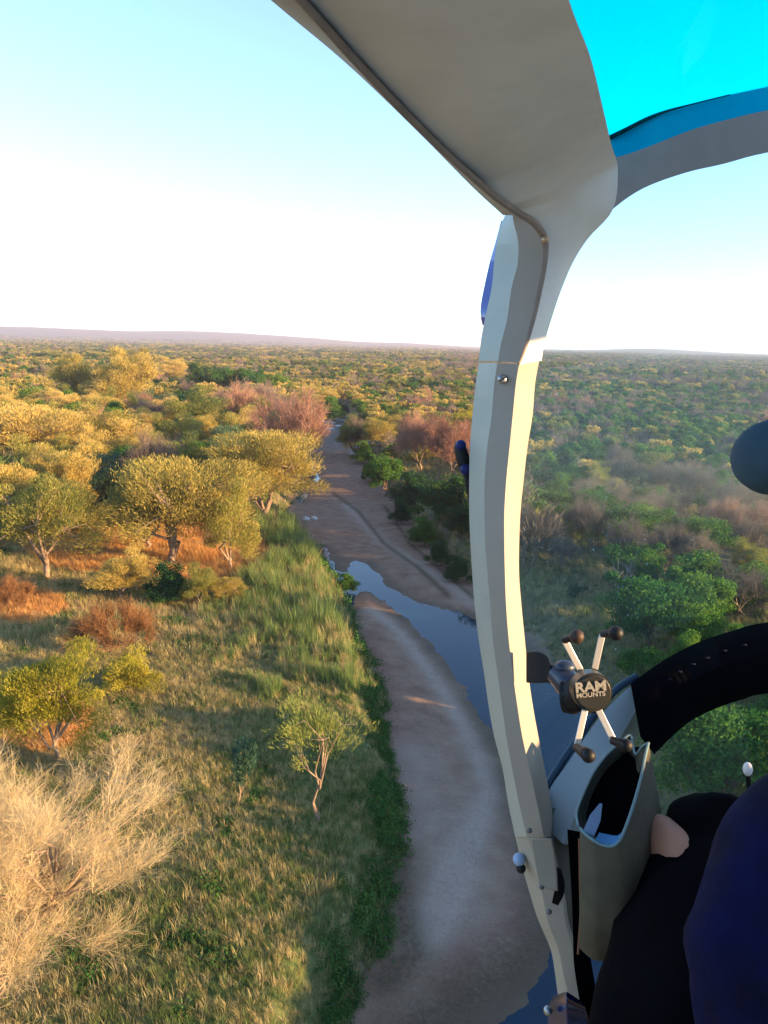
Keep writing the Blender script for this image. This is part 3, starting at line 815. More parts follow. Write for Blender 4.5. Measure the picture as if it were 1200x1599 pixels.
fm = {}
def lowproto(key, seed, h, rad, leaves, size, mat, **kw):
    (Vw, Fw), (Vc, Fc) = make_tree(seed, h, rad, leaves, size, nclump=kw.pop('nclump', 16), branch_sides=3, show=.4, **kw)
    nv = len(Vw)
    V = np.concatenate([Vw, Vc]); Fs = [tuple(f) for f in Fw] + [tuple(r) for r in (Fc + nv).tolist()]
    me = mesh('low_' + key, V, Fs, M['bark']); me.materials.append(M[mat])
    mi = np.array([0] * len(Fw) + [1] * len(Fc), dtype=np.int32); me.polygons.foreach_set('material_index', mi)
    return me
low = {'gold_b': lowproto('gold', 41, 1, .5, 1300, (.085, .035, SPRAY), 'gold', style='round', trunk_r=.02, clump_r=.36),
       'olive_b': lowproto('olive', 42, 1, .5, 1300, (.085, .035, SPRAY), 'olive', style='round', trunk_r=.02, clump_r=.36),
       'green_a': lowproto('green', 43, 1, .5, 1300, (.065, .045, LEAF), 'green', style='round', trunk_r=.02, clump_r=.34),
       'dark_a': lowproto('dark', 44, 1, .5, 1200, (.065, .045, LEAF), 'dark', style='bush', trunk_r=.02, clump_r=.36),
       'bare_a': lowproto('bare', 45, 1, .5, 1300, (.13, .012, SPRAY), 'bare', style='vase', trunk_r=.02, clump_r=.36),
       'pink_a': lowproto('pink', 46, 1, .5, 1300, (.13, .012, SPRAY), 'pink', style='vase', trunk_r=.02, clump_r=.36)}
alias = {'gold_a': 'gold_b', 'teal_a': 'olive_b', 'green_b': 'green_a', 'bare_b': 'bare_a'}
kinds = list(low)

def scatter_object(name, me_points, sources, label, cat, kind='stuff'):
    """one object whose points carry copies of a few small meshes"""
    ng = bpy.data.node_groups.new(name + '_nodes', 'GeometryNodeTree')
    ng.interface.new_socket('Geometry', in_out='INPUT', socket_type='NodeSocketGeometry')
    ng.interface.new_socket('Geometry', in_out='OUTPUT', socket_type='NodeSocketGeometry')
    nn_ = ng.nodes
    gi = nn_.new('NodeGroupInput'); go = nn_.new('NodeGroupOutput')
    g2i = nn_.new('GeometryNodeGeometryToInstance')
    for s_ in reversed(sources):
        oi = nn_.new('GeometryNodeObjectInfo'); oi.inputs['Object'].default_value = s_
        oi.transform_space = 'ORIGINAL'
        gti = nn_.new('GeometryNodeGeometryToInstance')
        ng.links.new(oi.outputs['Geometry'], gti.inputs[0])
        if 'jn' not in locals(): jn = nn_.new('GeometryNodeJoinGeometry')
        ng.links.new(gti.outputs[0], jn.inputs[0])
    nn_.remove(g2i)
    iop = nn_.new('GeometryNodeInstanceOnPoints')
    ng.links.new(gi.outputs[0], iop.inputs['Points'])
    ng.links.new(jn.outputs[0], iop.inputs['Instance'])
    iop.inputs['Pick Instance'].default_value = True
    def att_(nm, typ, sock):
        a = nn_.new('GeometryNodeInputNamedAttribute'); a.data_type = typ; a.inputs[0].default_value = nm
        ng.links.new(a.outputs[0], iop.inputs[sock])
    att_('idx', 'INT', 'Instance Index'); att_('rot', 'FLOAT_VECTOR', 'Rotation'); att_('scl', 'FLOAT_VECTOR', 'Scale')
    ng.links.new(iop.outputs[0], go.inputs[0])
    o = link(name, me_points)
    md = o.modifiers.new('scatter', 'NODES'); md.node_group = ng
    tag(o, label, cat, kind=kind)
    return o

def points_mesh(name, P, idx, rot, scl):
    me = bpy.data.meshes.new(name)
    me.vertices.add(len(P)); me.vertices.foreach_set('co', np.asarray(P, np.float32).ravel())
    a = me.attributes.new('idx', 'INT', 'POINT'); a.data.foreach_set('value', np.asarray(idx, np.int32))
    a = me.attributes.new('rot', 'FLOAT_VECTOR', 'POINT'); a.data.foreach_set('vector', np.asarray(rot, np.float32).ravel())
    a = me.attributes.new('scl', 'FLOAT_VECTOR', 'POINT'); a.data.foreach_set('vector', np.asarray(scl, np.float32).ravel())
    me.update()
    return me

allfar = rest + far
XY = np.array([(t[1], t[2]) for t in allfar]); zz, _, _ = terrain(XY)
idx = [kinds.index(alias.get(t[0], t[0])) for t in allfar]
rot = np.zeros((len(XY), 3)); rot[:, 2] = rng.random(len(XY)) * 6.28
scl = np.array([(t[4], t[4], t[3] * 1.08) for t in allfar])
src = []
for k in kinds:
    so = bpy.data.objects.new('woodland_plant_' + k.split('_')[0], low[k]); src.append(so)
scatter_object('woodland', points_mesh('woodland', np.column_stack([XY, zz]), idx, rot, scl), src,
               'mixed green, golden and leafless bushveld woodland stretching to the horizon', 'woodland')
print('far plants', len(allfar), 'near candidates', len(items))

# ------------------------------------------------------------------ grass and bank plants
def tuft(seed, nb, h, spread, wd, droop, mat):
    rg = np.random.default_rng(seed)
    a = rg.random(nb) * 6.28; rr_ = rg.random(nb) ** .7 * spread
    B0 = np.stack([np.cos(a) * rr_ * .5, np.sin(a) * rr_ * .5, np.zeros(nb)], 1)
    hh = h * (.5 + .6 * rg.random(nb))
    lean = np.stack([np.cos(a + rg.normal(size=nb) * .8), np.sin(a + rg.normal(size=nb) * .8), np.zeros(nb)], 1)
    T = B0 + lean * (droop * hh)[:, None] + np.array([0, 0, 1]) * hh[:, None]
    Mi = (B0 + T) / 2 + lean * (-.12 * hh)[:, None]
    side = np.cross(lean, [0, 0, 1]) * wd / 2
    V = np.stack([B0 - side, B0 + side, Mi + side * .8, Mi - side * .8, T], 1).reshape(-1, 3)
    base = np.arange(nb) * 5
    F = []
    for b in base.tolist(): F += [(b, b + 1, b + 2, b + 3), (b + 3, b + 2, b + 4)]
    return mesh('tuft', V, F, M[mat])
M['grass_green'] = leaf_mat('green_grass', [(0.05, 0.10, 0.035), (0.11, 0.17, 0.05), (0.21, 0.25, 0.08), (0.33, 0.33, 0.12)], .3, .4)
M['grass_gold'] = leaf_mat('golden_grass', [(0.24, 0.20, 0.08), (0.38, 0.31, 0.13), (0.50, 0.41, 0.19), (0.60, 0.50, 0.26)], .3, .4)
M['grass_orange'] = leaf_mat('orange_dry_grass', [(0.42, 0.19, 0.06), (0.56, 0.28, 0.09), (0.66, 0.38, 0.14), (0.70, 0.47, 0.2)], .3, .4)
M['reed'] = leaf_mat('bright_green_reeds', [(0.06, 0.12, 0.04), (0.12, 0.19, 0.055), (0.20, 0.27, 0.085), (0.33, 0.35, 0.14)], .3, .4)
M['creeper'] = leaf_mat('creeper_leaves', [(0.02, 0.08, 0.03), (0.04, 0.12, 0.03), (0.07, 0.17, 0.035), (0.14, 0.21, 0.05)], .25, .8)
def creeper(seed):
    rg = np.random.default_rng(seed)
    P = rg.normal(size=(160, 3)) * (.32, .32, .14); P[:, 2] = np.abs(P[:, 2]) + .03
    A = unit(rg, 160); Bd = np.cross(A, unit(rg, 160)); Bd /= np.linalg.norm(Bd, axis=1)[:, None]
    V, F = quads(P, A * .07, Bd * .05)
    return mesh('creeper', V, F, M['creeper'])
tsrc = []
for nm, me in (('green_tuft', tuft(1, 34, .55, .5, .02, .45, 'grass_green')), ('gold_tuft', tuft(2, 34, .6, .5, .018, .45, 'grass_gold')),
               ('reed_tuft', tuft(3, 30, 1.35, .5, .022, .16, 'reed')), ('gold_reed_tuft', tuft(4, 26, 1.15, .5, .022, .25, 'grass_gold')),
               ('orange_tuft', tuft(5, 34, .7, .6, .025, .4, 'grass_orange')), ('creeper_mat', creeper(6))):
    tsrc.append(bpy.data.objects.new(nm, me))
P = np.concatenate([cand(-62, 30, 16, 60, .30), cand(-75, 40, 60, 100, .5), cand(-100, 60, 100, 190, 1.1)])
azp = np.degrees(np.arctan2(P[:, 0], P[:, 1]))
P = P[(np.abs(azp) < 31)]
z, sb, sw = terrain(P)
lf = P[:, 0] < np.interp(P[:, 1], BEDP[:26, 1], BEDP[:26, 0]) + .5
n1_ = wob(P[:, 0], P[:, 1], 3.2, 5.0); n2_ = wob(P[:, 0], P[:, 1], 1.1, 8.0)
q = rng.random(len(P))
idx = np.zeros(len(P), int)
gprob = np.where(lf, .26 + .36 * smooth(-14, -4, sb) + .28 * n1_, .35 + .2 * n1_)
idx = np.where(q < gprob, 0, 1)
pxy = np.array([in_px(x, y)[:2] for x, y in P])
reed = lf & (pxy[:, 1] < 1060 + 70 * n1_ + 25 * n2_) & (pxy[:, 1] > 800) & (sb > -12 + 4 * n1_ + 1.5 * n2_) & (n2_ > -.55)
idx = np.where(reed, np.where(q < .70 + .30 * n1_, 2, 3), idx)
oran = (np.exp(-(((pxy[:, 0] - 190) / 120) ** 2 + ((pxy[:, 1] - 850) / 40) ** 2)) + np.exp(-(((pxy[:, 0] - 330) / 70) ** 2 + ((pxy[:, 1] - 865) / 35) ** 2))
        + np.exp(-(((pxy[:, 0] - 40) / 50) ** 2 + ((pxy[:, 1] - 955) / 20) ** 2)) + .9 * np.exp(-(((pxy[:, 0] - 60) / 70) ** 2 + ((pxy[:, 1] - 1120) / 40) ** 2)))
idx = np.where((oran > .20) & (q < .92), 4, idx)
crp = lf & (sb > -1.3 - 1.3 * n1_) & (pxy[:, 1] > 840) & (n2_ > -.45) & (q < .8)
idx = np.where(crp, 5, idx)
idx = np.where((idx < 2) & (n2_ > .62) & (q < .35) & lf, 5, idx)
keep = (sb < .25) & (z > WL + .05) & (rng.random(len(P)) < np.where(lf, .9, .6)) & (gheight(0, 50) is not None)
P, z, idx, n1_ = P[keep], z[keep], idx[keep], n1_[keep]
s_ = (.7 + .6 * rng.random(len(P))) * (1 + .25 * n1_) * np.where(P[:, 1] > 100, 1.9, np.where(P[:, 1] > 60, 1.3, .82))
rot = np.stack([rng.normal(size=len(P)) * .1, rng.normal(size=len(P)) * .1, rng.random(len(P)) * 6.28], 1)
scatter_object('grass', points_mesh('grass', np.column_stack([P, z - .02]), idx, rot, np.stack([s_, s_, s_ * (.8 + .3 * rng.random(len(P)))], 1)), tsrc,
               'green and straw coloured grass, reeds and creepers covering the river banks', 'grass')
print('grass', len(P))

# rocks
def rock(name, px, py, z, size, mat, label, seed):
    bm = bmesh.new(); bmesh.ops.create_icosphere(bm, subdivisions=3, radius=1)
    for v in bm.verts:
        k = 1 + .25 * mnoise.noise(v.co * 1.5 + Vector((seed, 0, 0))) + .08 * mnoise.noise(v.co * 5)
        v.co = Vector((v.co.x * size[0] * k, v.co.y * size[1] * k, v.co.z * size[2] * k))
    me = bpy.data.meshes.new(name); bm.to_mesh(me); bm.free(); me.shade_smooth(); me.materials.append(mat)
    g = G(px, py, z)
    o = link(name, me, None, (g.x, g.y, gheight(g.x, g.y) + size[2] * .3)); tag(o, label, 'rock'); return o
palerock = simple('pale_rock', (0.62, 0.6, 0.57), .8, .3, var=.2, vscale=4)
rock('boulder', 478, 813, BED, (.62, .5, .4), palerock, 'left one of two pale boulders on the brown sand below the river bend tree', 1)
rock('boulder', 491, 812, BED, (.55, .4, .36), palerock, 'right one of two pale boulders on the brown sand below the river bend tree', 5)
darkrock = simple('dark_rock', (0.10, 0.08, 0.07), .9, .2, var=.3, vscale=4)
rock('driftwood_stump', 601, 1474, BED, (.14, .2, .16), darkrock, 'small dark stump under the grassy bank at the bottom of the sand', 8)
g_i = 0
for (px, py) in [(506, 655), (514, 662), (498, 660), (522, 650), (530, 668), (512, 672), (536, 655), (494, 652), (545, 690), (540, 684), (556, 712), (520, 641)]:
    rock('river_stone', px, py, BED, (random.uniform(1.0, 2.4), random.uniform(.8, 1.6), random.uniform(.4, .8)), palerock if g_i % 3 else darkrock,
         'grey stone among others in the dry upper river bed', g_i + 20)['group'] = 'stones in the dry upper river bed'
    g_i += 1

# ================================================================== the helicopter
def shellV(rows, thick, n=5, across=1):
    """rows: stations, each a list of (px,py,depth) in the cabin; smooth along the stations, hard across. returns V,F of a closed shell"""
    k = len(rows[0])
    flat = [[c for p in r for c in p] for r in rows]
    S_ = cr(flat, n) if n > 1 else [np.array(f) for f in flat]
    front = [[W(*s[3 * j:3 * j + 3]) for j in range(k)] for s in S_]
    back = [[p + (p - CAM).normalized() * thick for p in r] for r in front]
    V = [p for r in front for p in r] + [p for r in back for p in r]
    F = []; m_ = len(S_); o_ = m_ * k
    for i in range(m_ - 1):
        for j in range(k - 1):
            a, b, c, d = i * k + j, i * k + j + 1, (i + 1) * k + j + 1, (i + 1) * k + j
            F.append((a, d, c, b)); F.append((o_ + a, o_ + b, o_ + c, o_ + d))
        F.append((i * k, o_ + i * k, o_ + (i + 1) * k, (i + 1) * k))
        e1 = i * k + k - 1; e2 = e1 + k
        F.append((e1, e2, o_ + e2, o_ + e1))
    for j in range(k - 1):
        F.append((j, j + 1, o_ + j + 1, o_ + j))
        a = (m_ - 1) * k + j
        F.append((a, o_ + a, o_ + a + 1, a + 1))
    return [tuple(v) for v in V], F

def shell(name, rows, thick, mat, parent, n=5, sharp=28, bevel=0.0, hub=None, colmats=None):
    V, F = shellV(rows, thick, n)
    V = [Vector(v) - Vector(hub or parent.location) for v in V]
    me = mesh(name, [tuple(v) for v in V], F, mat, True, sharp)
    o = link(name, me, parent)
    if colmats:
        k = len(rows[0]); o_ = len(V) // 2
        for mt_ in colmats[1:]: me.materials.append(mt_)
        for pl in me.polygons:
            cs = [v % k if v < o_ else (v - o_) % k for v in pl.vertices]
            pl.material_index = min(min(cs), len(colmats) - 1)
    bm = bmesh.new(); bm.from_mesh(me); bmesh.ops.recalc_face_normals(bm, faces=bm.faces); bm.to_mesh(me); bm.free()
    if bevel:
        b = o.modifiers.new('bevel', 'BEVEL'); b.width = bevel; b.segments = 3; b.limit_method = 'ANGLE'; b.angle_limit = R(35)
        b.harden_normals = False
    return o

def rod(name, pts, rad, mat, parent, sides=12, n=5):
    P = cr([list(W(*p)) for p in pts], n) if len(pts) > 2 else [np.array(W(*p)) for p in pts]
    if isinstance(rad, (int, float)): rads = [rad] * len(P)
    else:
        rads = np.interp(np.linspace(0, 1, len(P)), np.linspace(0, 1, len(rad)), rad).tolist()
    V, F = [], []
    tube([p - np.array(parent.location if parent else (0, 0, 0)) for p in P], rads, sides, V, F, 0)
    k = len(P)
    F.append(tuple(reversed(range(sides)))); F.append(tuple(range((k - 1) * sides, k * sides)))
    me = mesh(name, [tuple(v) for v in V], F, mat, True, 40)
    return link(name, me, parent)

def ball(name, p, r, mat, parent, sc=(1, 1, 1)):
    bm = bmesh.new(); bmesh.ops.create_uvsphere(bm, u_segments=24, v_segments=14, radius=r)
    for v in bm.verts: v.co = r_ * v.co.x * sc[0] + u_ * v.co.y * sc[1] + f_ * v.co.z * sc[2]
    me = bpy.data.meshes.new(name); bm.to_mesh(me); bm.free(); me.shade_smooth(); me.materials.append(mat)
    return link(name, me, parent, W(*p) - (Vector(parent.location) if parent else Vector()))

trim = simple('beige_cabin_trim', (0.36, 0.315, 0.245), .62, .35, var=.07, vscale=9, bump=.12)
midm = simple('shade_toned_cabin_trim', (0.34, 0.30, 0.25), .6, .35, var=.07, vscale=9, bump=.12)  # darker tone carries the shade of the post's middle face
trim2 = simple('pale_cabin_paint', (0.36, 0.38, 0.33), .45, .4, var=.05, vscale=9)
headl = simple('grey_beige_headliner', (0.80, 0.79, 0.74), .8, .25, var=.12, vscale=5, bump=.5)
seal = simple('brown_rubber_seal', (0.30, 0.24, 0.20), .7, .3)
blue = simple('blue_fuselage_paint', (0.015, 0.03, 0.28), .2, .6, var=.05)
skyblue = simple('sky_lit_fuselage_paint', (0.10, 0.26, 0.42), .35, .5, var=.05)  # the navy paint lightened to carry sky light on the roof lip
black = simple('black_plastic', (0.006, 0.006, 0.008), .55, .3, var=.1)
vinyl = simple('black_vinyl', (0.0018, 0.0018, 0.003), .95, .02, var=.2, vscale=80)
steel = simple('worn_steel', (0.45, 0.45, 0.44), .35, .5, metal=1.0, var=.2)
alu = simple('bright_aluminium_bar', (0.85, 0.80, 0.72), .35, .5, metal=.6, var=.05)
canvas = simple('grey_green_vinyl_cloth', (0.10, 0.085, 0.055), .8, .2, var=.22, vscale=18, bump=.4)
piping = simple('pale_blue_piping', (0.14, 0.24, 0.26), .6, .3)
sill_m = simple('grey_blue_sill_paint', (0.28, 0.37, 0.40), .4, .5, var=.05, vscale=8)
gl_front = glass('windscreen_glass', (0.86, 0.95, 0.97), 0.004, (0.15, 0.42, 0.9), .012)
gl_top = glass('blue_tinted_glass', (0.0, 1.0, 1.0), 0.004, (0.02, 0.4, 0.6), .004)

HB = Vector((0.3, 0.3, H - 1.4))
heli = empty('helicopter', HB)
tag(heli, 'beige lined blue helicopter cabin with open left side, seen from inside', 'helicopter')

# roof frame: band left of the seal, then the broad headliner
D0 = [.38, .45, .56, .68, .80, .90]
shell('roof_edge', [[(250, -150, .40), (345, -150, .38)], [(423, 0, .47), (474, 0, .45)], [(540, 98, .58), (588, 127, .56)], [(650, 203, .71), (692, 232, .69)],
                    [(737, 291, .84), (775, 308, .81)], [(786, 336, .96), (812, 336, .90)]], .03, trim, heli)
shell('roof_frame', [[(335, -150, .385), (600, -150, .37), (850, -150, .36)], [(468, 0, .455), (690, 0, .44), (889, 0, .43)], [(582, 127, .565), (760, 110, .55), (921, 85, .54)],
                     [(686, 232, .69), (830, 200, .68), (941, 165, .67)], [(768, 306, .81), (870, 262, .80), (955, 226, .80)],
                     [(808, 334, .88), (890, 305, .89), (965, 262, .90)], [(838, 352, .92), (905, 335, .93), (958, 326, .96)],
                     [(852, 378, .945), (887, 374, .945), (919, 372, .985)], [(851, 415, .955), (875, 412, .96), (895, 410, 1.0)], [(845, 455, .96), (861, 455, .97), (876, 455, 1.01)],
                     [(835, 500, .965), (849, 500, .975), (861, 500, 1.01)], [(822, 545, .97), (837, 541, .98), (850, 537, 1.01)], [(812, 570, .97), (829, 566, .98), (846, 563, 1.01)]],
      .03, headl, heli, sharp=60)
rod('door_seal', [(330, -150, .378), (470, 0, .447), (585, 127, .557), (689, 232, .683), (771, 305, .80), (808, 331, .875), (836, 350, .91), (851, 376, .935), (849, 415, .945),
                  (842, 455, .95), (832, 500, .955), (819, 545, .96), (810, 568, .962)], [.0028, .0028, .003, .0032, .0036, .0042, .0045, .0045, .004, .0035, .003, .0025], seal, heli)
ball('screw', (852, 374, .925), .0045, simple('brass_screw', (.55, .38, .24), .4, .5, metal=.5), heli)
# windscreen bow and skylight
shell('windscreen_bow', [[(925, 250, .99), (925, 360, .99)], [(960, 246, 1.0), (958, 326, 1.0)], [(1000, 234, 1.02), (1005, 294, 1.02)], [(1080, 203, 1.06), (1070, 270, 1.06)],
                         [(1140, 186, 1.09), (1130, 256, 1.09)], [(1200, 172, 1.12), (1200, 238, 1.12)], [(1360, 140, 1.2), (1360, 212, 1.2)]], .04, simple('shaded_bow_headliner', (.30, .24, .20), .7, .2, var=.05), heli)  # headliner darkened in colour for the bow's downward-facing shade
shell('skylight', [[(840, -160, .42), (890, 60, .60), (925, 180, .86), (945, 290, 1.03)], [(1000, -160, .60), (1000, 60, .84), (1000, 180, 1.05), (1000, 270, 1.07)],
                   [(1150, -160, 1.0), (1150, 40, 1.06), (1150, 150, 1.13), (1150, 220, 1.17)], [(1360, -160, 1.05), (1360, 20, 1.15), (1360, 120, 1.25), (1360, 190, 1.32)]], .004, gl_top, heli)
shell('fuselage_lip', [[(945, 217, 1.20), (945, 300, 1.19)], [(975, 205, 1.21), (975, 290, 1.20)], [(1010, 186, 1.22), (1010, 270, 1.20)], [(1040, 174, 1.24), (1040, 250, 1.22)], [(1080, 163, 1.26), (1080, 240, 1.24)],
                       [(1140, 148, 1.29), (1140, 225, 1.27)], [(1200, 135, 1.32), (1200, 205, 1.30)], [(1360, 100, 1.40), (1360, 180, 1.37)]], .02, skyblue, heli)
rod('lip_seal', [(948, 217, 1.20), (975, 204, 1.20), (1010, 186, 1.21), (1040, 174, 1.23), (1080, 163, 1.25), (1140, 148, 1.28)], [.0035, .0035, .003, .002, .0012, .001], black, heli)

# door post: outer flange, middle face, inner face
P_ = [  # y, left, f12, f23, right
    (330, 792, 800, 815, 840), (350, 783, 803, 838, 846), (375, 777, 809, 848, 853), (410, 772, 809, 850, 856), (450, 768, 799, 842, 850), (500, 757, 792, 830, 838), (535, 751, 783, 820, 827),
    (562, 748, 778, 811, 845), (600, 743, 772, 806, 836), (650, 738, 768, 801, 832), (700, 734, 761, 796, 824), (750, 733, 757, 791, 818), (800, 733, 757, 788, 813),
    (850, 735, 758, 788, 811), (900, 738, 762, 789, 811), (950, 742, 766, 791, 815), (1000, 748, 770, 795, 820), (1050, 756, 777, 801, 825), (1100, 763, 784, 808, 832),
    (1150, 772, 791, 816, 841), (1200, 785, 800, 827, 851), (1255, 794, 811, 839, 861), (1307, 805, 823, 850, 868)]
def dp(y): return float(np.interp(y, [330, 600, 900, 1200, 1560], [.95, .98, 1.0, 1.04, 1.10]))
def slopey(x, x0, y, k): return y
rows = [[(l, y, dp(y) + .065), (a, y, dp(y) + .018), (b, y, dp(y)), (c, y - (0 if y > 700 else 2), dp(y) + .045)] for (y, l, a, b, c) in P_]
up = [r for r in rows if r[0][1] <= 562]
post = empty('door_post', (0, 0, 0)); post.parent = heli; post.name = 'door_post'
bpy.data.objects.remove(post)
shell('upper_door_post', up[:-1] + [[(748, 564, dp(562) + .065), (778, 564, dp(562) + .018), (811, 566, dp(562)), (817, 566, dp(562) + .02)]], .03, trim2, heli, n=4, colmats=[trim2, midm, trim])
lo_rows = [[(748, 567, dp(562) + .065), (777, 567, dp(562) + .018), (811, 569, dp(562) - .003), (846, 544, dp(562) + .045)]] + rows[8:]
lower = shell('door_post', lo_rows, .03, trim2, heli, n=4, colmats=[trim2, midm, trim])
rows2 = [[(l, y, dp(y) + .067), (a, y, dp(y) + .02), (b, y, dp(y) + .006), (c, y, dp(y) + .047)] for (y, l, a, b, c) in
         [(1302, 804, 824, 851, 862), (1350, 815, 836, 863, 872), (1400, 829, 848, 878, 884), (1437, 841, 855, 883, 890), (1482, 860, 872, 895, 902), (1520, 867, 880, 904, 910), (1550, 871, 887, 911, 915), (1570, 874, 889, 915, 919)]]
shell('lower_door_post', rows2, .03, trim, heli, n=4, colmats=[trim, midm, midm])
shell('latch_plate', [[(828, 1309, 1.035), (862, 1309, 1.03)], [(834, 1345, 1.04), (869, 1345, 1.035)], [(842, 1385, 1.045), (872, 1392, 1.04)]], .01, trim, heli, bevel=.002)
for (x, y, d) in ((785, 592, .985), (827, 1297, 1.045), (846, 1385, 1.045), (858, 1424, 1.075)):
    s1 = ball('screw', (x, y, d), .0062 if y < 700 else .004, steel if y < 700 else simple('dull_screw', (.2, .19, .18), .5, .4, metal=.4), heli, (1, 1, .6))
    if y < 700:
        rod('screw_slot', [(x - 5, y + 3, d - .0045), (x + 5, y - 3, d - .0045)], .0012, black, heli, 6)
shell('outer_skin', [[(783, 345, 1.05), (792, 345, 1.04)], [(775, 375, 1.06), (785, 375, 1.04)], [(765, 410, 1.06), (778, 410, 1.04)], [(756, 450, 1.06), (772, 450, 1.04)], [(751, 478, 1.06), (766, 478, 1.04)], [(751, 495, 1.06), (762, 495, 1.04)], [(754, 508, 1.06), (760, 506, 1.05)]], .02, blue, heli)
rod('hinge_pin', [(717, 690, 1.08), (722, 712, 1.08), (727, 738, 1.08)], [.006, .009, .0095, .009, .006], black, heli)
hb = simple('dark_blue_cap', (.008, .015, .12), .5, .3)
ball('hinge_cap', (720, 695, 1.075), .0075, hb, heli); ball('hinge_cap', (727, 733, 1.075), .0078, hb, heli)
rod('hinge_arm', [(727, 735, 1.08), (733, 765, 1.08), (737, 790, 1.09)], .004, black, heli, 8)
ball('door_stop', (811, 1342, 1.11), .009, simple('pale_blue_plastic', (.3, .42, .6), .4, .5), heli); ball('door_stop', (814, 1356, 1.11), .007, black, heli)
# black lump standing in for the dark of the latch hole beside the post
shell('latch_hole_dark', [[(868, 1352, 1.062), (877, 1358, 1.062)], [(871, 1372, 1.062), (882, 1378, 1.062)], [(866, 1392, 1.055), (881, 1396, 1.06)], [(862, 1410, 1.058), (872, 1414, 1.06)]], .02, black, heli, n=3)
shell('sill_end', [[(860, 1262, 1.10), (897, 1262, 1.12)], [(866, 1320, 1.11), (895, 1310, 1.12)], [(874, 1360, 1.11), (894, 1380, 1.12)], [(882, 1420, 1.11), (895, 1440, 1.12)], [(893, 1480, 1.12), (899, 1500, 1.13)], [(905, 1540, 1.13), (914, 1565, 1.14)]], .02, simple('grey_green_trim', (.15, .165, .14), .5, .4, var=.08), heli)
shell('sill', [[(1000, 1062, 1.26), (1012, 1068, 1.26), (1014, 1073, 1.29)], [(975, 1080, 1.24), (1004, 1090, 1.23), (1012, 1092, 1.27)], [(943, 1112, 1.21), (975, 1142, 1.19), (1002, 1130, 1.24)],
               [(915, 1150, 1.18), (948, 1186, 1.15), (985, 1170, 1.21)], [(887, 1192, 1.15), (922, 1234, 1.12), (960, 1225, 1.18)], [(856, 1238, 1.12), (897, 1278, 1.09), (930, 1270, 1.15)], [(850, 1290, 1.11), (880, 1318, 1.07), (900, 1320, 1.12)]],
      .03, sill_m, heli)
rod('windscreen_seal', [(995, 1056, 1.27), (965, 1075, 1.26), (935, 1107, 1.23), (905, 1150, 1.2), (878, 1190, 1.17), (852, 1232, 1.14)], .006, simple('dark_blue_seal', (.02, .05, .09), .5, .4), heli)
# lower glass edge in front of the sill
# windscreen
def wsrow(px):
    out = []
    dx = (px - 790) / 560.0
    for py in (200, 400, 600, 800, 1000, 1200, 1330):
        out.append((px, py, 1.09 + .55 * max(dx, 0) + .25 * ((py - 700) / 700.0) ** 2 * .4))
    return out
ws = shell('windscreen', [wsrow(x) for x in (805, 880, 960, 1050, 1150, 1260, 1380)], .003, gl_front, heli, sharp=80)
# glareshield edge
gs = shell('glareshield', [[(985, 1068, 1.2), (1000, 1150, 1.12), (1022, 1178, 1.12)], [(1012, 1048, 1.22), (1035, 1110, 1.14), (1048, 1152, 1.15)], [(1042, 1028, 1.25), (1065, 1080, 1.17), (1076, 1128, 1.18)], [(1090, 1003, 1.29), (1105, 1050, 1.2), (1112, 1109, 1.22)],
                    [(1150, 983, 1.33), (1158, 1030, 1.24), (1160, 1092, 1.26)], [(1202, 971, 1.37), (1204, 1020, 1.28), (1205, 1082, 1.3)], [(1370, 950, 1.5), (1370, 1000, 1.4), (1370, 1070, 1.42)]], .05, vinyl, heli, sharp=80)
bs = simple('dark_blue_stud', (.002, .004, .02), .6, .15)
for (x, y, d) in ((1046, 1061, 1.2), (1062, 1049, 1.2), (1083, 1037, 1.2), (1105, 1027, 1.22), (1132, 1016, 1.235), (1163, 1007, 1.25)):
    ball('stud', (x, y, d), .0022, bs, heli, (1.8, .7, .7))
rod('knob_stem', [(1172, 1260, .97), (1168, 1202, .95)], .003, black, heli, 8)
ball('control_knob', (1168, 1201, .95), .0072, simple('white_plastic', (.75, .75, .75), .4, .5), heli, (.8, 1.2, .8))
ball('screw', (994, 1104, 1.225), .0028, black, heli)
# foot of the post
shell('step_cover', [[(862, 1556, 1.02), (885, 1548, .98), (912, 1566, 1.0)], [(858, 1572, 1.02), (885, 1566, .96), (916, 1580, .98)], [(856, 1600, 1.03), (886, 1598, .97), (920, 1600, .98)], [(858, 1650, 1.04), (890, 1650, .98), (925, 1650, .98)]], .06, simple('glossy_dark_blue_cover', (.01, .02, .09), .15, .6, var=.3, vscale=60), heli, bevel=.004)
ball('step_stud', (856, 1578, 1.0), .006, steel, heli)
shell('door_gap_dark', [[(886, 1295, 1.02), (912, 1300, 1.02)], [(890, 1350, 1.02), (912, 1350, 1.02)], [(893, 1400, 1.02), (912, 1400, 1.02)], [(895, 1450, 1.02), (915, 1450, 1.02)], [(897, 1510, 1.02), (925, 1510, 1.02)], [(912, 1600, 1.02), (940, 1600, 1.02)]], .02, vinyl, heli)  # black strip painting the shade of the slot beside the pocket
rod('wire', [(905, 1310, 1.0), (906, 1370, 1.0), (907, 1430, 1.0), (903, 1490, 1.0)], .0016, simple('brown_wire', (.2, .08, .04), .6, .3), heli, 6)

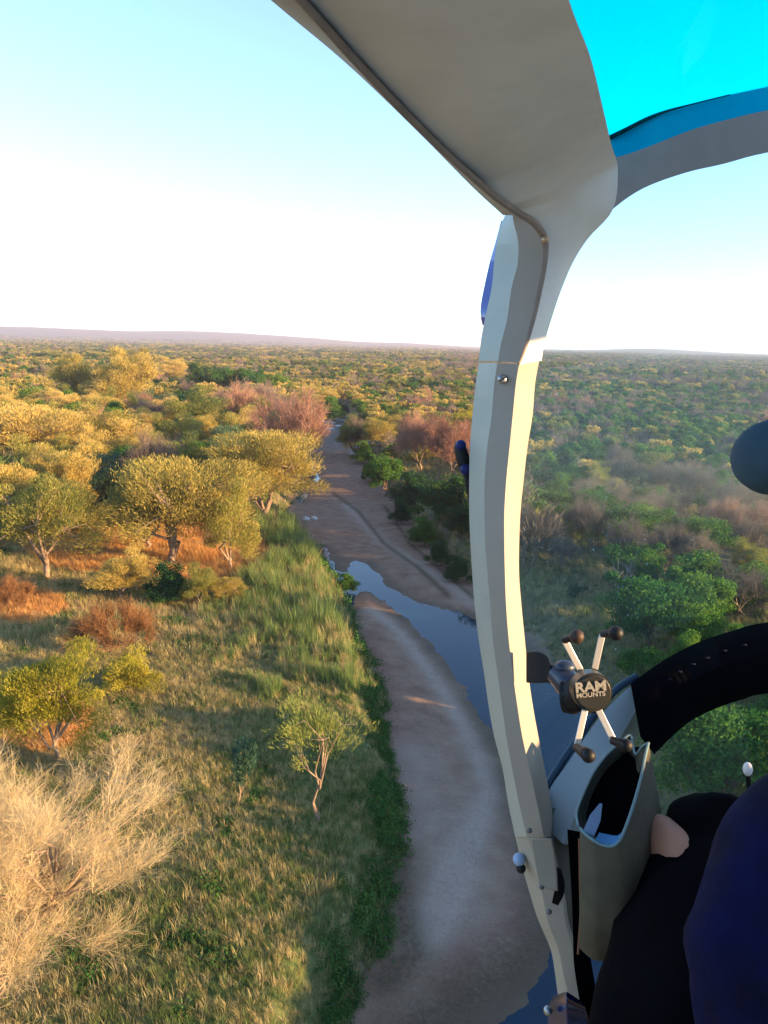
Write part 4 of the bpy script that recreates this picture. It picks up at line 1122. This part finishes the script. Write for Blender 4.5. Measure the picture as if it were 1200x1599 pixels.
# rest of the cabin round the viewer, so that only the windows let light in
def boxm(name, lo, hi, mat, parent, holes=None):
    """slab between two corners given relative to the eye (x right, y ahead, z up)"""
    bm = bmesh.new(); bmesh.ops.create_cube(bm, size=1)
    L_, H_ = Vector(lo), Vector(hi)
    for v in bm.verts: v.co = Vector([(L_[i] + H_[i]) / 2 + v.co[i] * (H_[i] - L_[i]) for i in range(3)]) + CAM - Vector(parent.location)
    bmesh.ops.bevel(bm, geom=list(bm.edges), offset=.006, segments=2, affect='EDGES')
    me = bpy.data.meshes.new(name); bm.to_mesh(me); bm.free(); me.materials.append(mat)
    return link(name, me, parent)
XR = 1.25
boxm('rear_bulkhead', (-.55, -.75, -1.2), (XR + .05, -.70, .42), headl, heli)
boxm('cabin_roof', (-.25, -.72, .44), (XR + .05, -.05, .48), headl, heli)
boxm('right_door_panel', (XR, -.70, -1.2), (XR + .04, 1.3, -.34), headl, heli)
boxm('right_roof_shade', (XR, -.70, .22), (XR + .04, 1.5, .85), headl, heli)  # unseen panel, raised to keep the sun off the windscreen bow
boxm('right_rear_pillar', (XR, -.70, -.36), (XR + .04, .12, .24), headl, heli)
boxm('cabin_floor', (-.30, -.70, -1.25), (XR, .45, -1.2), headl, heli)

# ------------------------------------------------------------------ phone holder clipped to the post
PH = W(924, 1078, .88)
ph = empty('phone_holder', PH)
tag(ph, 'black phone holder with four crossed metal arms fixed to the door post', 'phone holder')
def disc(name, p, rad, half, mat, parent, tilt=Vector((0, 0, 0)), bev=.003):
    bm = bmesh.new(); bmesh.ops.create_cone(bm, cap_ends=True, segments=48, radius1=rad, radius2=rad * .96, depth=half * 2)
    bmesh.ops.bevel(bm, geom=[e for e in bm.edges if abs(e.verts[0].co.z - e.verts[1].co.z) < 1e-6], offset=bev, segments=3, affect='EDGES')
    for v in bm.verts: v.co = r_ * v.co.x + u_ * v.co.y - (f_ + tilt) * v.co.z
    me = bpy.data.meshes.new(name); bm.to_mesh(me); bm.free(); me.shade_smooth(); me.set_sharp_from_angle(angle=R(35)); me.materials.append(mat)
    return link(name, me, parent, W(*p) - Vector(parent.location))
hubm = simple('dark_olive_black_plastic', (.030, .028, .022), .35, .5, var=.1)
disc('hub', (923, 1078, .88), .0228, .012, hubm, ph)
disc('hub_rim', (921, 1080, .90), .0245, .010, black, ph)
txtm = simple('silver_print', (.36, .34, .28), .5, .4, var=.15, vscale=200)
def text(name, s, px, py, d, size, mat, parent, rot=6, bold=.012, xs=1.0):
    cu = bpy.data.curves.new(name, 'FONT'); cu.body = s; cu.size = size; cu.align_x = 'CENTER'; cu.align_y = 'CENTER'
    cu.extrude = .0003; cu.offset = bold * size
    to = bpy.data.objects.new(name, cu); C.objects.link(to)
    bpy.context.view_layer.update()
    me = bpy.data.meshes.new_from_object(to.evaluated_get(bpy.context.evaluated_depsgraph_get()))
    bpy.data.objects.remove(to)
    co = math.cos(R(rot)); si = math.sin(R(rot))
    for v in me.vertices:
        x, y = v.co.x * xs, v.co.y
        x, y = x * co - y * si, x * si + y * co
        v.co = r_ * x + u_ * y - f_ * v.co.z
    me.materials.clear(); me.materials.append(mat)
    return link(name, me, parent, W(px, py, d) - Vector(parent.location))
text('lettering', 'RAM', 923, 1073, .8665, .0155, txtm, ph, 5, .035, 1.12)
text('lettering', 'MOUNTS', 923, 1085, .8665, .0072, txtm, ph, 5, .03, 1.10)
bm_ = ((907, 1047, 882, 1000), (929, 1045, 941, 991), (914, 1108, 901, 1166), (934, 1106, 957, 1153))
for x0, y0, x1, y1 in bm_:
    dx, dy = (y1 - y0), -(x1 - x0); l = math.hypot(dx, dy); dx, dy = dx / l * 5, dy / l * 5
    shell('arm', [[(x0 - dx, y0 - dy, .892), (x0 + dx, y0 + dy, .892)], [(x1 - dx, y1 - dy, .885), (x1 + dx, y1 + dy, .885)]], .004, alu, ph, n=2, bevel=.0008)
brown = simple('sunlit_rubber_tip', (.05, .028, .02), .55, .3)  # brown instead of black paints the low sun on one tip
ball('rubber_tip', (901, 994, .86), .0082, brown, ph)
rod('rubber_peg', [(882, 999, .885), (901, 994, .862)], .0045, black, ph)
ball('rubber_tip', (962, 989, .87), .0085, black, ph); rod('rubber_peg', [(941, 990, .885), (962, 989, .87)], [.004, .006], black, ph)
ball('rubber_tip', (919, 1180, .85), .008, black, ph); rod('rubber_peg', [(900, 1167, .885), (917, 1178, .852)], [.0045, .0075], black, ph)
ball('rubber_tip', (978, 1164, .87), .0075, black, ph); rod('rubber_peg', [(956, 1156, .885), (978, 1163, .87)], [.0045, .007], black, ph)
rod('ball_arm', [(880, 1085, .93), (893, 1085, .925), (910, 1082, .91)], [.021, .023, .018], black, ph, 16)
rod('ball_arm', [(868, 1050, .95), (885, 1065, .935), (900, 1080, .92)], [.013, .017, .017], simple('dark_blue_grey_plastic', (.015, .025, .05), .35, .5), ph, 16)
ball('ball_joint', (882, 1042, .94), .011, simple('dark_blue_grey_rubber', (.02, .035, .07), .4, .4), ph, (1.2, .8, 1))
shell('clamp', [[(822, 1018, .99), (822, 1066, .99)], [(838, 1017, .97), (838, 1067, .97)], [(854, 1024, .96), (854, 1066, .96)], [(860, 1036, .955), (860, 1068, .955)]], .03, black, ph, n=3, bevel=.004)
rod('neck', [(856, 1044, .965), (866, 1046, .96), (876, 1052, .95)], [.005, .006, .008], black, ph)

# ------------------------------------------------------------------ map pocket hanging on the sill
PK = W(960, 1300, .93)
pk = empty('map_pocket', PK)
tag(pk, 'grey green open topped map pocket hanging from the sill beside the seated person', 'pocket')
front_rim = [(906, 1293), (916, 1304), (928, 1313), (942, 1320), (958, 1321), (968, 1312), (978, 1290), (990, 1255), (1001, 1215), (1008, 1180), (1013, 1160)]
fr_d = [.94, .93, .92, .915, .91, .91, .92, .94, .97, .99, 1.01]
bottom = [(905, 1480), (915, 1490), (930, 1500), (948, 1500), (968, 1500), (990, 1480), (1010, 1450), (1025, 1400), (1035, 1350), (1036, 1300), (1030, 1250)]
rows = [[(a[0], a[1], d), ((a[0] * .55 + b[0] * .45), (a[1] * .55 + b[1] * .45), d - .012), (b[0], b[1], d)] for a, b, d in zip(front_rim, bottom, fr_d)]
shell('front_panel', rows, .003, canvas, pk, n=3, sharp=80)
back_rim = [(903, 1290), (901, 1268), (912, 1238), (928, 1205), (948, 1178), (968, 1160), (984, 1148), (988, 1163), (993, 1178), (1003, 1166), (1013, 1160)]
bk_d = [.945, .98, 1.0, 1.02, 1.04, 1.05, 1.06, 1.05, 1.04, 1.02, 1.01]
rows = [[(a[0], a[1], d), (a[0] * .5 + 960 * .5 , a[1] * .5 + 1330 * .5, d + .01)] for a, d in zip(back_rim, bk_d)]
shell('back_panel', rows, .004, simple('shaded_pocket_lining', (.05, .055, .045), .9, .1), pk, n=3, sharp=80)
inner = [[(905, 1288, .955), (960, 1326, .93)], [(925, 1235, .985), (985, 1270, .95)], [(955, 1190, 1.02), (1002, 1200, .99)], [(985, 1165, 1.045), (1010, 1165, 1.02)]]
shell('pocket_inner_dark', [[(a[0], a[1] + 2, a[2] + .03), (b[0], b[1], b[2] + .03)] for a, b in inner], .003, vinyl, pk)  # black sheet behind the mouth, painting the shade inside the pocket
rod('piping', [(x, y, d - .001) for (x, y), d in zip(front_rim, fr_d)], .0018, piping, pk, 8)
rod('piping', [(x, y, d - .001) for (x, y), d in zip(back_rim, bk_d)], .0016, piping, pk, 8)
# things inside
cardm = simple('grey_blue_card', (.16, .24, .36), .5, .4)
cd = shell('folded_card', [[(911, 1297, .935), (928, 1306, .93)], [(922, 1272, .945), (938, 1282, .94)], [(937, 1254, .95), (941, 1255, .95)]], .003, cardm, Vector and pk, n=1)
cd.parent = None; cd.location = PK; tag(cd, 'grey blue folded card standing inside the map pocket', 'card')
bt = shell('blue_booklet', [[(930, 1311, .93), (936, 1300, .945)], [(946, 1318, .922), (950, 1303, .94)], [(960, 1318, .918), (964, 1305, .935)], [(968, 1310, .92), (970, 1300, .935)]], .003, simple('bright_blue_cover', (.03, .2, .42), .5, .4), pk, n=2)
bt.parent = None; bt.location = PK; tag(bt, 'bright blue booklet edge lying at the mouth of the map pocket', 'booklet')

# ------------------------------------------------------------------ seated person
def skin_body(name, joints, edges, mat, parent, loc, sub=2):
    me = bpy.data.meshes.new(name)
    me.from_pydata([tuple(Vector(j[0]) - loc) for j in joints], edges, [])
    o = link(name, me, parent)
    if not parent: o.location = loc
    md = o.modifiers.new('skin', 'SKIN'); md.use_smooth_shade = True
    for i, j in enumerate(joints):
        s = me.skin_vertices[0].data[i]; s.radius = (j[1], j[1]) if not isinstance(j[1], tuple) else j[1]
        s.use_root = (i == 0)
    sb_ = o.modifiers.new('sub', 'SUBSURF'); sb_.levels = sub + 1; sb_.render_levels = sub + 1
    me.materials.append(mat)
    if name in ('jacket', 'sleeve', 'shorts'):
        tx = bpy.data.textures.new('cloth_folds', 'CLOUDS'); tx.noise_scale = .09; tx.noise_depth = 2
        dm = o.modifiers.new('folds', 'DISPLACE'); dm.texture = tx; dm.strength = .035; dm.mid_level = .5; dm.texture_coords = 'LOCAL'
    return o
def skin_mat(name, col):
    mt = simple(name, col, .55, .35, var=.1, vscale=25); return mt
navy = simple('navy_jacket_cloth', (0.0012, 0.002, 0.035), .9, .15, var=.25, vscale=14, bump=.5, col2=(.0003, .0004, .006))
blackc = simple('black_shorts_cloth', (0.0005, 0.0005, 0.0018), .95, .08, var=.3, vscale=14, bump=.4)
skinm = skin_mat('tanned_skin', (.42, .21, .13))
PL = W(1250, 1650, .72)
person = empty('person', PL)
tag(person, 'seated person in navy jacket and black shorts with one bare knee showing', 'person')
def body_joints(L): return [(W(x, y, d), r) for x, y, d, r in L]
J = body_joints([(1330, 1900, .72, .13), (1370, 1650, .69, .14), (1385, 1430, .68, .13), (1400, 1270, .68, .08), (1405, 1120, .67, .05), (1410, 940, .67, .07), (1415, 740, .67, .08), (1415, 620, .68, .045),
     (1130, 1760, .74, .07), (1062, 1560, .84, .058), (1095, 1340, .98, .055), (1052, 1310, .935, .064), (1050, 1470, 1.08, .05), (1050, 1800, 1.2, .035), (1080, 1900, 1.3, .03),
     (1450, 1800, .80, .09), (1420, 1560, .92, .08), (1440, 1400, 1.05, .06), (1440, 1700, 1.2, .045), (1440, 1900, 1.3, .035),
     (1245, 1390, .68, .055), (1190, 1560, .66, .045), (1200, 1750, .64, .04), (1260, 1850, .70, .03), (1300, 1860, .76, .02),
     (1540, 1400, .70, .06), (1600, 1560, .70, .05), (1600, 1760, .72, .04), (1520, 1660, .88, .03)])
E = [(0, 1), (1, 2), (2, 3), (3, 4), (4, 5), (5, 6), (6, 7), (0, 8), (8, 9), (9, 10), (10, 11), (11, 12), (12, 13), (13, 14), (0, 15), (15, 16), (16, 17), (17, 18), (18, 19), (2, 20), (20, 21), (21, 22), (22, 23), (23, 24), (2, 25), (25, 26), (26, 27), (27, 28)]
skin_body('body', J, E, skinm, person, Vector(person.location))
skin_body('jacket', body_joints([(1330, 1900, .72, .15), (1360, 1650, .69, .16), (1375, 1440, .68, .145), (1395, 1300, .68, .09), (1400, 1230, .68, .065)]),
          [(0, 1), (1, 2), (2, 3), (3, 4)], navy, person, Vector(person.location))
skin_body('sleeve', body_joints([(1380, 1290, .68, .08), (1290, 1372, .67, .105), (1228, 1470, .66, .085), (1210, 1600, .65, .072), (1225, 1800, .64, .06)]),
          [(0, 1), (1, 2), (2, 3), (3, 4)], navy, person, Vector(person.location))
skin_body('sleeve', body_joints([(1400, 1310, .68, .08), (1530, 1390, .69, .09), (1600, 1560, .70, .07), (1600, 1770, .72, .06)]),
          [(0, 1), (1, 2), (2, 3)], navy, person, Vector(person.location))
skin_body('shorts', body_joints([(1330, 1900, .76, .16), (1130, 1760, .76, .135), (1058, 1585, .84, .120), (1085, 1430, .92, .088), (1130, 1310, .98, .080), (1148, 1262, 1.0, .055)]),
          [(0, 1), (1, 2), (2, 3), (3, 4), (4, 5)], blackc, person, Vector(person.location))
# headset on the (out of frame) head
hs = empty('headset', W(1235, 715, .70))
tag(hs, 'dark blue grey headset ear cup at the right edge of the picture', 'headset')
cup = simple('dark_blue_grey_shell', (.035, .07, .10), .8, .15, var=.15, vscale=12)
ball('ear_cup', (1214, 714, .70), .038, cup, hs, (1.0, .93, 1.2))
rod('headband', [(1240, 690, .70), (1260, 580, .69), (1320, 520, .68), (1400, 500, .68), (1500, 530, .68)], .008, cup, hs)

# ------------------------------------------------------------------ haze
hz, n = newmat('thin_haze')
pv = N(n, 'ShaderNodeVolumePrincipled'); pv.inputs['Density'].default_value = 0.00012
pv.inputs['Color'].default_value = (0.76, 0.74, 0.88, 1); pv.inputs['Anisotropy'].default_value = 0.2
o = N(n, 'ShaderNodeOutputMaterial'); n.links.new(pv.outputs[0], o.inputs['Volume'])
bm = bmesh.new(); bmesh.ops.create_cube(bm, size=1)
for v in bm.verts: v.co = Vector((v.co.x * 28000, v.co.y * 28000, -8 if v.co.z < 0 else 210))
me = bpy.data.meshes.new('haze'); bm.to_mesh(me); bm.free(); me.materials.append(hz)
tag(link('haze', me), 'thin pale evening haze over the plain', 'haze', kind='stuff')
